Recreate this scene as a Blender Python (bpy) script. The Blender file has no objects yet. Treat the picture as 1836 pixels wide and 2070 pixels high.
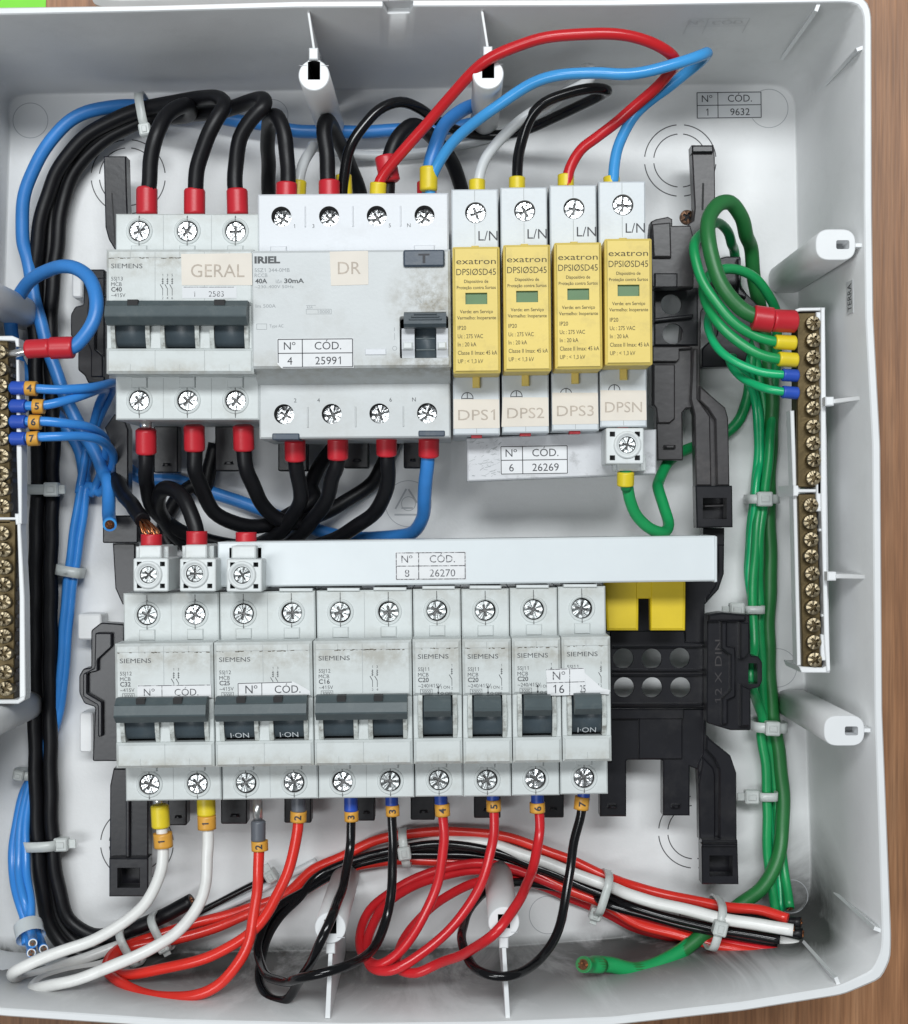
import bpy, bmesh, math, random
from mathutils import Vector, Matrix
from mathutils.geometry import tessellate_polygon
random.seed(7)
S = 0.001                      # everything below is written in millimetres
scene = bpy.context.scene
COL = scene.collection

# ------------------------------------------------------------------ camera, world, lamps, exposure
D, FPX, CX, CY = 600.0, 2960.0, 918.0, 1035.0
cam_d = bpy.data.cameras.new('camera'); cam = bpy.data.objects.new('camera', cam_d); COL.objects.link(cam)
cam.location = (0, 0, D * S); cam.rotation_euler = (0, 0, 0)
cam_d.sensor_fit = 'VERTICAL'; cam_d.sensor_height = 36.0; cam_d.lens = FPX / 2070.0 * 36.0
cam_d.clip_start = 0.02; cam_d.clip_end = 50.0
scene.camera = cam

world = bpy.data.worlds.new('World'); scene.world = world; world.use_nodes = True
bg = world.node_tree.nodes['Background']
bg.inputs[0].default_value = (0.90, 0.97, 1.0, 1); bg.inputs[1].default_value = 0.15

def area(name, loc, target, sx, sy, power, col):
    d = bpy.data.lights.new(name, 'AREA'); d.shape = 'RECTANGLE'; d.size = sx; d.size_y = sy
    d.energy = power; d.color = col
    o = bpy.data.objects.new(name, d); COL.objects.link(o); o.location = loc
    o.rotation_euler = (Vector(target) - Vector(loc)).to_track_quat('-Z', 'Y').to_euler()
area('ceiling_lamp', (0.05, 0.72, 1.75), (0, 0, 0), 1.2, 0.3, 27, (0.95, 0.985, 1.0))
area('second_ceiling_lamp', (-0.75, -0.25, 1.9), (0, 0, 0), 0.3, 1.1, 13, (0.95, 0.98, 1.0))

vs = scene.view_settings
vs.view_transform = 'Standard'; vs.look = 'None'; vs.exposure = 0.0; vs.gamma = 1.0
vs.use_curve_mapping = False
scene.cycles.max_bounces = 8

# ------------------------------------------------------------------ reading points off the photograph's regions
REG = {0: (0, 0, 1.01268), 1: (0, 0, .353), 2: (600, 0, .353), 3: (1200, 0, .3508), 4: (0, 480, .353), 5: (600, 480, .353),
       6: (1200, 480, .3508), 7: (0, 960, .353), 8: (600, 960, .353), 9: (1200, 960, .3508), 10: (0, 1440, .353),
       11: (600, 1440, .353), 12: (1200, 1440, .3508), 99: (0, 0, 1.0)}
def P(sx, sy, z):              # a pixel of the photograph and a height -> the place it stands (mm)
    k = (D - z) / FPX
    return Vector(((sx - CX) * k, -(sy - CY) * k, z))
def q(r, x, y, z):
    ox, oy, s = REG[r]
    return P(ox + x * s, oy + y * s, z)
def s_(r, *pts):
    return [q(r, *p) for p in pts]
def poly(r, z, *pts):
    return [tuple(q(r, x, y, z)[:2]) for x, y in pts]

# ------------------------------------------------------------------ materials
MATS = {}
def nd(t, ty, **kw):
    n = t.nodes.new(ty)
    for k, v in kw.items():
        setattr(n, k, v)
    return n
def mat(name, col, rough=0.45, metal=0.0, var=0.06, scale=90.0, dirt=0.0, dirtcol=(0.16, 0.14, 0.11), dscale=140.0, bump=0.0, bscale=900.0,
        spec=0.5, coat=0.0, trans=0.0, sss=0.0, dlo=0.52, dhi=0.72):
    m = bpy.data.materials.new(name); m.use_nodes = True
    t = m.node_tree; b = t.nodes['Principled BSDF']; L = t.links.new
    b.inputs['Roughness'].default_value = rough; b.inputs['Metallic'].default_value = metal
    b.inputs['Specular IOR Level'].default_value = spec
    b.inputs['Coat Weight'].default_value = coat; b.inputs['Coat Roughness'].default_value = 0.15
    if trans: b.inputs['Transmission Weight'].default_value = trans
    if sss:
        b.inputs['Subsurface Weight'].default_value = sss; b.inputs['Subsurface Radius'].default_value = (0.003, 0.003, 0.003)
        b.inputs['Subsurface Scale'].default_value = 0.4
    tc = nd(t, 'ShaderNodeTexCoord')
    n1 = nd(t, 'ShaderNodeTexNoise'); n1.inputs['Scale'].default_value = scale; n1.inputs['Detail'].default_value = 4
    geo = nd(t, 'ShaderNodeNewGeometry')
    L(geo.outputs['Position'], n1.inputs['Vector'])
    mr = nd(t, 'ShaderNodeMapRange'); mr.inputs[1].default_value = 0.3; mr.inputs[2].default_value = 0.7
    mr.inputs[3].default_value = 1 - var; mr.inputs[4].default_value = 1 + var
    L(n1.outputs['Fac'], mr.inputs[0])
    hs = nd(t, 'ShaderNodeMix', data_type='RGBA', blend_type='MULTIPLY'); hs.inputs[0].default_value = 1.0
    hs.inputs[6].default_value = (*col, 1)
    cv = nd(t, 'ShaderNodeCombineColor')
    for i in range(3): L(mr.outputs[0], cv.inputs[i])
    L(cv.outputs[0], hs.inputs[7])
    out = hs.outputs[2]
    if dirt > 0:
        n2 = nd(t, 'ShaderNodeTexNoise'); n2.inputs['Scale'].default_value = dscale; n2.inputs['Detail'].default_value = 8
        n2.inputs['Roughness'].default_value = 0.7
        L(geo.outputs['Position'], n2.inputs['Vector'])
        m2 = nd(t, 'ShaderNodeMapRange'); m2.inputs[1].default_value = dlo; m2.inputs[2].default_value = dhi
        m2.inputs[3].default_value = 0; m2.inputs[4].default_value = dirt
        L(n2.outputs['Fac'], m2.inputs[0])
        mx = nd(t, 'ShaderNodeMix', data_type='RGBA'); mx.inputs[7].default_value = (*dirtcol, 1)
        L(m2.outputs[0], mx.inputs[0]); L(out, mx.inputs[6]); out = mx.outputs[2]
    L(out, b.inputs['Base Color'])
    if bump > 0:
        n3 = nd(t, 'ShaderNodeTexNoise'); n3.inputs['Scale'].default_value = bscale; n3.inputs['Detail'].default_value = 3
        L(geo.outputs['Position'], n3.inputs['Vector'])
        bp = nd(t, 'ShaderNodeBump'); bp.inputs['Strength'].default_value = bump; bp.inputs['Distance'].default_value = 0.0004
        L(n3.outputs['Fac'], bp.inputs['Height']); L(bp.outputs[0], b.inputs['Normal'])
    MATS[name] = m
    return m

mat('shell', (0.735, 0.742, 0.745), 0.45, var=0.04, scale=25, dirt=0.10, dirtcol=(0.35, 0.35, 0.34), dscale=60, bump=0.14, bscale=700)
mat('rim_white', (0.74, 0.755, 0.765), 0.35, var=0.02, bump=0.05)
mat('device', (0.59, 0.625, 0.62), 0.42, var=0.03, scale=60, dirt=0.32, dirtcol=(0.26, 0.24, 0.19), dscale=70, bump=0.12, dlo=0.5, dhi=0.8)
mat('device_grimy', (0.54, 0.57, 0.55), 0.5, var=0.05, scale=60, dirt=0.75, dirtcol=(0.12, 0.10, 0.075), dscale=330, bump=0.15, dlo=0.47, dhi=0.68)
mat('rcd_white', (0.66, 0.68, 0.71), 0.4, var=0.02, scale=60, dirt=0.12, dscale=60, bump=0.08)
mat('rcd_grey', (0.56, 0.585, 0.59), 0.42, var=0.03, scale=60, dirt=0.3, dirtcol=(0.28, 0.25, 0.19), dscale=45, bump=0.12, dlo=0.5, dhi=0.8)
mat('dps_white', (0.60, 0.64, 0.67), 0.4, var=0.02, scale=60, dirt=0.12, dscale=90, bump=0.08)
mat('yellow_cartridge', (0.76, 0.585, 0.15), 0.5, var=0.05, scale=40, dirt=0.3, dirtcol=(0.30, 0.24, 0.10), dscale=120, bump=0.1)
mat('cover_white', (0.69, 0.735, 0.755), 0.3, var=0.015, bump=0.05)
mat('cover_scuffed', (0.60, 0.61, 0.63), 0.5, var=0.05, scale=60, dirt=0.5, dirtcol=(0.2, 0.2, 0.2), dscale=160, bump=0.2, dlo=0.55, dhi=0.7)
mat('connector_white', (0.66, 0.69, 0.69), 0.4, var=0.03, dirt=0.2, dscale=200, dirtcol=(0.3, 0.27, 0.2), bump=0.08)
mat('lever', (0.050, 0.068, 0.081), 0.42, var=0.1, dirt=0.15, dirtcol=(0.2, 0.2, 0.18), dscale=220, bump=0.1)
mat('lever_bar', (0.068, 0.090, 0.097), 0.48, var=0.08, dirt=0.2, dirtcol=(0.18, 0.19, 0.18), dscale=180, bump=0.12)
mat('test_button', (0.055, 0.075, 0.105), 0.42, var=0.06, dirt=0.25, dirtcol=(0.25, 0.24, 0.2), dscale=120, bump=0.1)
mat('dark_gap', (0.012, 0.012, 0.013), 0.7, var=0.1)
mat('seam', (0.10, 0.10, 0.10), 0.7, var=0.1)
mat('soft_seam', (0.36, 0.38, 0.38), 0.6, var=0.05)
mat('frame_black', (0.011, 0.011, 0.014), 0.29, var=0.15, spec=0.4, dirt=0.14, dirtcol=(0.10, 0.095, 0.09), dscale=60, bump=0.07, bscale=500)
mat('frame_dusty', (0.035, 0.032, 0.034), 0.36, var=0.2, dirt=0.45, dirtcol=(0.12, 0.105, 0.10), dscale=70, bump=0.1, bscale=500)
mat('wire_black', (0.005, 0.005, 0.0065), 0.42, spec=0.32, var=0.15, bump=0.15, bscale=300)
mat('wire_black_gloss', (0.005, 0.005, 0.006), 0.17, spec=0.42, var=0.1, bump=0.05, bscale=200)
mat('wire_red', (0.56, 0.016, 0.022), 0.27, var=0.06, bump=0.06, bscale=250)
mat('wire_orange_red', (0.68, 0.030, 0.020), 0.25, var=0.06, bump=0.06, bscale=250)
mat('wire_blue', (0.035, 0.205, 0.56), 0.38, var=0.08, bump=0.12, bscale=300)
mat('wire_blue_dark', (0.020, 0.085, 0.32), 0.36, var=0.08, bump=0.1, bscale=300)
mat('wire_light_blue', (0.055, 0.32, 0.70), 0.25, var=0.05, bump=0.05, bscale=250)
mat('wire_neutral_blue', (0.040, 0.24, 0.66), 0.28, var=0.06, bump=0.06, bscale=250)
mat('wire_green', (0.008, 0.29, 0.085), 0.36, var=0.08, bump=0.12, bscale=300)
mat('wire_green_dark', (0.015, 0.15, 0.035), 0.42, var=0.08, bump=0.15, bscale=300)
mat('wire_green_bright', (0.008, 0.40, 0.15), 0.30, var=0.06, bump=0.06, bscale=250)
mat('wire_white', (0.74, 0.74, 0.72), 0.3, var=0.04, dirt=0.12, dscale=120, bump=0.05)
mat('wire_grey_white', (0.60, 0.62, 0.63), 0.33, var=0.04)
mat('ferrule_red', (0.52, 0.018, 0.030), 0.38, var=0.06, bump=0.06)
mat('ferrule_yellow', (0.72, 0.56, 0.022), 0.4, var=0.05, dirt=0.1, dscale=200)
mat('ferrule_blue', (0.020, 0.075, 0.42), 0.4, var=0.06)
mat('ferrule_grey', (0.11, 0.12, 0.14), 0.42, var=0.06)
mat('marker_amber', (0.66, 0.33, 0.045), 0.4, var=0.05, dirt=0.12, dscale=300)
mat('tin', (0.80, 0.80, 0.79), 0.28, metal=1.0, var=0.06, bump=0.1)
mat('screw_dull', (0.42, 0.44, 0.44), 0.36, metal=1.0, var=0.2, scale=400, bump=0.3, bscale=1500)
mat('screw_zinc', (0.74, 0.76, 0.77), 0.24, metal=1.0, var=0.16, scale=500, bump=0.25, bscale=1800)
mat('recess_shade', (0.13, 0.13, 0.13), 0.5, metal=0.7, var=0.3, scale=600)  # dark colour painted into recesses in place of shade
mat('brass', (0.10, 0.074, 0.036), 0.5, metal=0.85, var=0.15, scale=200, dirt=0.6, dirtcol=(0.07, 0.05, 0.025), dscale=180, bump=0.2)
mat('brass_dark', (0.10, 0.075, 0.04), 0.5, metal=0.9, var=0.2, scale=200, bump=0.2)
mat('bar_screw', (0.27, 0.225, 0.15), 0.42, metal=1.0, var=0.3, scale=120, dirt=0.7, dirtcol=(0.09, 0.06, 0.03), dscale=260, bump=0.2)
mat('copper', (0.60, 0.24, 0.10), 0.3, metal=1.0, var=0.25, scale=500)
mat('copper_dark', (0.12, 0.05, 0.025), 0.45, metal=0.8, var=0.4, scale=700)
mat('rust_screw', (0.14, 0.08, 0.05), 0.45, metal=0.9, var=0.3, scale=300, bump=0.2)
mat('tie_nylon', (0.70, 0.735, 0.715), 0.32, var=0.05, sss=0.25, trans=0.25)
mat('paper', (0.74, 0.75, 0.76), 0.6, var=0.03, dirt=0.15, dscale=200, dirtcol=(0.4, 0.4, 0.4))
mat('paper_blend', (0.64, 0.655, 0.67), 0.45, var=0.02)
mat('tape_peach', (0.70, 0.645, 0.57), 0.5, var=0.04, dirt=0.2, dscale=100, dirtcol=(0.6, 0.6, 0.55))
mat('ink', (0.035, 0.037, 0.045), 0.6, var=0.1)
mat('stamp_faint', (0.64, 0.645, 0.65), 0.5)
mat('ink_grey', (0.075, 0.08, 0.085), 0.6, var=0.15)
mat('ink_soft', (0.30, 0.32, 0.33), 0.6, var=0.15)
mat('ink_worn', (0.05, 0.05, 0.06), 0.6, var=0.1, dirt=1.0, dirtcol=(0.62, 0.63, 0.64), dscale=900, dlo=0.50, dhi=0.62)
mat('ink_faded', (0.43, 0.37, 0.31), 0.6, var=0.1, dirt=0.8, dirtcol=(0.58, 0.50, 0.42), dscale=500, dlo=0.5, dhi=0.62)
mat('ink_brown', (0.055, 0.042, 0.012), 0.6, var=0.1)
mat('ink_white', (0.55, 0.58, 0.6), 0.6, var=0.1)
mat('window_green', (0.10, 0.20, 0.085), 0.25, var=0.1)
mat('yellow_cap', (0.68, 0.50, 0.012), 0.42, var=0.04, bump=0.06)
mat('ring_line', (0.05, 0.05, 0.055), 0.6, var=0.1)
mat('faint_line', (0.42, 0.43, 0.45), 0.5, var=0.05)
mat('post_hole', (0.02, 0.02, 0.02), 0.7, var=0.1)
mat('grey_latch', (0.34, 0.35, 0.36), 0.45, var=0.04)
mat('paper_green', (0.20, 0.72, 0.03), 0.5, var=0.03)
mat('lid_white', (0.60, 0.61, 0.61), 0.4, var=0.03)
mat('grime_dark', (0.10, 0.085, 0.06), 0.7, var=0.3, scale=300)

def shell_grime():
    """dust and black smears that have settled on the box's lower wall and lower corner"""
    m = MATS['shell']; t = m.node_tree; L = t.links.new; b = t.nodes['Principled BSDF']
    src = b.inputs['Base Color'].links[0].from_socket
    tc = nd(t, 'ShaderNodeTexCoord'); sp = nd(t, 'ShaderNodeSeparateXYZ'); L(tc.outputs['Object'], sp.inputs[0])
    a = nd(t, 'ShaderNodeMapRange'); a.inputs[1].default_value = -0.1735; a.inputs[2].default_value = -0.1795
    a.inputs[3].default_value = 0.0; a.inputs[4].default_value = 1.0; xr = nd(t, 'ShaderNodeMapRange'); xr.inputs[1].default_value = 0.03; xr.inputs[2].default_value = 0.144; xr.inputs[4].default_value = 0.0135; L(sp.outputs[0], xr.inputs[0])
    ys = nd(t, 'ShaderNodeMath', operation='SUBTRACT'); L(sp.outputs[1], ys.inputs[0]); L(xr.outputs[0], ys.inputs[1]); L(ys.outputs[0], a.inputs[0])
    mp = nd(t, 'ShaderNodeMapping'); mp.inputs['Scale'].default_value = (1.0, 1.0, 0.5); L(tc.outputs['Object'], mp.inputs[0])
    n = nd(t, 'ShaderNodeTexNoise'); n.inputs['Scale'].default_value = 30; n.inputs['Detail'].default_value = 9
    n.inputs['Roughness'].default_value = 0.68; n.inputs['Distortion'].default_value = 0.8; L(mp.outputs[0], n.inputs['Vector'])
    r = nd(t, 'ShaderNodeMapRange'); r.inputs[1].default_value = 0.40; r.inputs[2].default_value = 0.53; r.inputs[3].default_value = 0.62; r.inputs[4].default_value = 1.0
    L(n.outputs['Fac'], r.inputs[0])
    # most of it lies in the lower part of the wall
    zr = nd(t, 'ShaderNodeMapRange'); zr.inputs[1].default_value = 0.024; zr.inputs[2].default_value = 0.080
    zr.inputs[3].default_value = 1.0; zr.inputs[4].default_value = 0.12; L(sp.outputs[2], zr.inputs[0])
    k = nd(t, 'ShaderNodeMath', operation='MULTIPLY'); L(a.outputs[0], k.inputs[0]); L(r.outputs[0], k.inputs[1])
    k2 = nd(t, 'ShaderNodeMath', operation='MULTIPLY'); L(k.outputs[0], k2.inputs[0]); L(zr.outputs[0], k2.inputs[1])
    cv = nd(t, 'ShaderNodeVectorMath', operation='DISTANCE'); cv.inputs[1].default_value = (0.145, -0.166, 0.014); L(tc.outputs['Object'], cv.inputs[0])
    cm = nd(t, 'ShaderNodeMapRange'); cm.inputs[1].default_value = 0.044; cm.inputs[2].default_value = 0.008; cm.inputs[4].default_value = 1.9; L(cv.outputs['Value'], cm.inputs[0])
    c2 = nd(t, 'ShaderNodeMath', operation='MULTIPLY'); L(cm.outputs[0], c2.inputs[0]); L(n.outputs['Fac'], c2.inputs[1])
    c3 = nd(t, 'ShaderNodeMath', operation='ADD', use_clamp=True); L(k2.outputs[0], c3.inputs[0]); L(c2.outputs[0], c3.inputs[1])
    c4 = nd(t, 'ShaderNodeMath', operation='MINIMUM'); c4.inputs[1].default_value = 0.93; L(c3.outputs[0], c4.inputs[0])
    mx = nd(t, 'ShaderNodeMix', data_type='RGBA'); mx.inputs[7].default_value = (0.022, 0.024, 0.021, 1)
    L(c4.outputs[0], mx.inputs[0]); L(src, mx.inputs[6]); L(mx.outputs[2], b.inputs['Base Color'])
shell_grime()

def wood():
    m = bpy.data.materials.new('wood_laminate'); m.use_nodes = True; t = m.node_tree; L = t.links.new; b = t.nodes['Principled BSDF']
    b.inputs['Roughness'].default_value = 0.45
    tc = nd(t, 'ShaderNodeTexCoord')
    mp = nd(t, 'ShaderNodeMapping'); mp.inputs['Scale'].default_value = (60, 2.2, 1); L(tc.outputs['Object'], mp.inputs[0])
    n = nd(t, 'ShaderNodeTexNoise'); n.inputs['Scale'].default_value = 2.2; n.inputs['Detail'].default_value = 8; n.inputs['Roughness'].default_value = 0.65
    n.inputs['Distortion'].default_value = 0.4; L(mp.outputs[0], n.inputs['Vector'])
    mp2 = nd(t, 'ShaderNodeMapping'); mp2.inputs['Scale'].default_value = (900, 30, 1); L(tc.outputs['Object'], mp2.inputs[0])
    n2 = nd(t, 'ShaderNodeTexNoise'); n2.inputs['Scale'].default_value = 1.0; n2.inputs['Detail'].default_value = 4; L(mp2.outputs[0], n2.inputs['Vector'])
    cr = nd(t, 'ShaderNodeValToRGB'); e = cr.color_ramp.elements
    e[0].position = 0.30; e[0].color = (0.20, 0.088, 0.040, 1); e[1].position = 0.72; e[1].color = (0.47, 0.25, 0.13, 1)
    k = e.new(0.52); k.color = (0.35, 0.168, 0.078, 1)
    L(n.outputs['Fac'], cr.inputs[0])
    mr = nd(t, 'ShaderNodeMapRange'); mr.inputs[1].default_value = 0.3; mr.inputs[2].default_value = 0.7; mr.inputs[3].default_value = 0.72; mr.inputs[4].default_value = 1.15
    L(n2.outputs['Fac'], mr.inputs[0])
    mx = nd(t, 'ShaderNodeMix', data_type='RGBA', blend_type='MULTIPLY'); mx.inputs[0].default_value = 1
    cv = nd(t, 'ShaderNodeCombineColor')
    for i in range(3): L(mr.outputs[0], cv.inputs[i])
    L(cr.outputs[0], mx.inputs[6]); L(cv.outputs[0], mx.inputs[7]); L(mx.outputs[2], b.inputs['Base Color'])
    bp = nd(t, 'ShaderNodeBump'); bp.inputs['Strength'].default_value = 0.15; bp.inputs['Distance'].default_value = 0.0005
    L(n2.outputs['Fac'], bp.inputs['Height']); L(bp.outputs[0], b.inputs['Normal'])
    MATS['wood'] = m
wood()

# ------------------------------------------------------------------ mesh builder
def area2(p):
    return sum(p[i][0] * p[(i + 1) % len(p)][1] - p[(i + 1) % len(p)][0] * p[i][1] for i in range(len(p)))
def ccw(p):
    p = [tuple(a[:2]) for a in p]
    return p if area2(p) > 0 else p[::-1]
def inset(p, d):
    n = len(p); out = []
    for i in range(n):
        a, b, c = Vector(p[i - 1]), Vector(p[i]), Vector(p[(i + 1) % n])
        e1 = (b - a); e2 = (c - b)
        if e1.length < 1e-6 or e2.length < 1e-6: out.append(tuple(b)); continue
        e1.normalize(); e2.normalize()
        n1 = Vector((-e1.y, e1.x)); n2 = Vector((-e2.y, e2.x)); m = n1 + n2
        if m.length < 1e-4: out.append(tuple(b + n1 * d)); continue
        m.normalize(); k = d / max(0.35, m.dot(n1)); out.append(tuple(b + m * k))
    return out
def rounded(p, r, n=5):
    p = ccw(p); N = len(p); out = []
    for i in range(N):
        a, b, c = Vector(p[i - 1]), Vector(p[i]), Vector(p[(i + 1) % N])
        d1 = a - b; d2 = c - b; rr = min(r, d1.length * .45, d2.length * .45)
        s, e = b + d1.normalized() * rr, b + d2.normalized() * rr
        for k in range(n + 1):
            t = k / n; out.append(tuple(s * (1 - t) ** 2 + b * 2 * t * (1 - t) + e * t * t))
    return out
def circ(x, y, r, n=28):
    return [(x + r * math.cos(2 * math.pi * i / n), y + r * math.sin(2 * math.pi * i / n)) for i in range(n)]
def rect(x0, x1, y0, y1):
    return [(x0, y0), (x1, y0), (x1, y1), (x0, y1)]
def spline(pts, sub=9):
    p = [Vector(a) for a in pts]
    if len(p) < 3:
        return [p[0].lerp(p[-1], i / 3) for i in range(4)]
    P0 = [p[0] * 2 - p[1]] + p + [p[-1] * 2 - p[-2]]
    out = []
    for i in range(1, len(P0) - 2):
        a, b, c, d = P0[i - 1:i + 3]
        t0 = 0.0; t1 = t0 + max((b - a).length, 1e-3) ** .5; t2 = t1 + max((c - b).length, 1e-3) ** .5; t3 = t2 + max((d - c).length, 1e-3) ** .5
        m = max(4, min(16, int((c - b).length / 2.2)))
        for k in range(m):
            t = t1 + (t2 - t1) * k / m
            A1 = a * ((t1 - t) / (t1 - t0)) + b * ((t - t0) / (t1 - t0)); A2 = b * ((t2 - t) / (t2 - t1)) + c * ((t - t1) / (t2 - t1))
            A3 = c * ((t3 - t) / (t3 - t2)) + d * ((t - t2) / (t3 - t2))
            B1 = A1 * ((t2 - t) / (t2 - t0)) + A2 * ((t - t0) / (t2 - t0)); B2 = A2 * ((t3 - t) / (t3 - t1)) + A3 * ((t - t1) / (t3 - t1))
            out.append(B1 * ((t2 - t) / (t2 - t1)) + B2 * ((t - t1) / (t2 - t1)))
    out.append(p[-1])
    return out

FONT_CACHE = {}
def glyphs(s, bold=0.0, res=3):
    key = (s, bold)
    if key in FONT_CACHE: return FONT_CACHE[key]
    if '1' in s:               # the built-in figure one is a bare stroke: draw one with a flag
        V, F, x = [], [], 0.0
        hh = raw_glyphs('HH', 0)[2]; adv = lambda t: raw_glyphs('H' + t + 'H', 0)[2] - hh
        for part in [p for p in __import__('re').split('(1)', s) if p]:
            n = len(V)
            if part == '1':
                w = .085 + bold * 2; one = [(x + .34, 0), (x + .34, .70), (x + .34 - w * .8, .70), (x + .12, .56), (x + .12, .56 - w), (x + .34 - w, .60), (x + .34 - w, 0)]
                V += one; F += [(n, n + 1, n + 2, n + 5, n + 6), (n + 2, n + 3, n + 4, n + 5)]; x += .556
            else:
                v, f, w = raw_glyphs(part, bold); V += [(a + x, b) for a, b in v]; F += [tuple(i + n for i in ff) for ff in f]; x += adv(part)
        xs = [a for a, b in V]; x0, x1 = min(xs), max(xs)
        FONT_CACHE[key] = ([(a - x0, b) for a, b in V], F, max(x1 - x0, 1e-3))
        return FONT_CACHE[key]
    v, f, w = raw_glyphs(s, bold); x0 = min([a for a, b in v] or [0])
    FONT_CACHE[key] = ([(a - x0, b) for a, b in v], f, w)
    return FONT_CACHE[key]
RAW = {}
def raw_glyphs(s, bold=0.0, res=3):
    key = (s, bold)
    if key not in RAW:
        c = bpy.data.curves.new('lettering_source', 'FONT'); c.body = s; c.size = 1.0; c.resolution_u = res; c.offset = bold
        o = bpy.data.objects.new('lettering_source', c); COL.objects.link(o)
        dg = bpy.context.evaluated_depsgraph_get(); ev = o.evaluated_get(dg); me = ev.to_mesh()
        v = [(a.co.x, a.co.y) for a in me.vertices]; f = [tuple(pp.vertices) for pp in me.polygons]
        ev.to_mesh_clear(); bpy.data.objects.remove(o); bpy.data.curves.remove(c)
        xs = [a[0] for a in v] or [0, 1]; x0, x1 = min(xs), max(xs)
        RAW[key] = (v, f, max(x1 - x0, 1e-3))
    return RAW[key]

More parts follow.
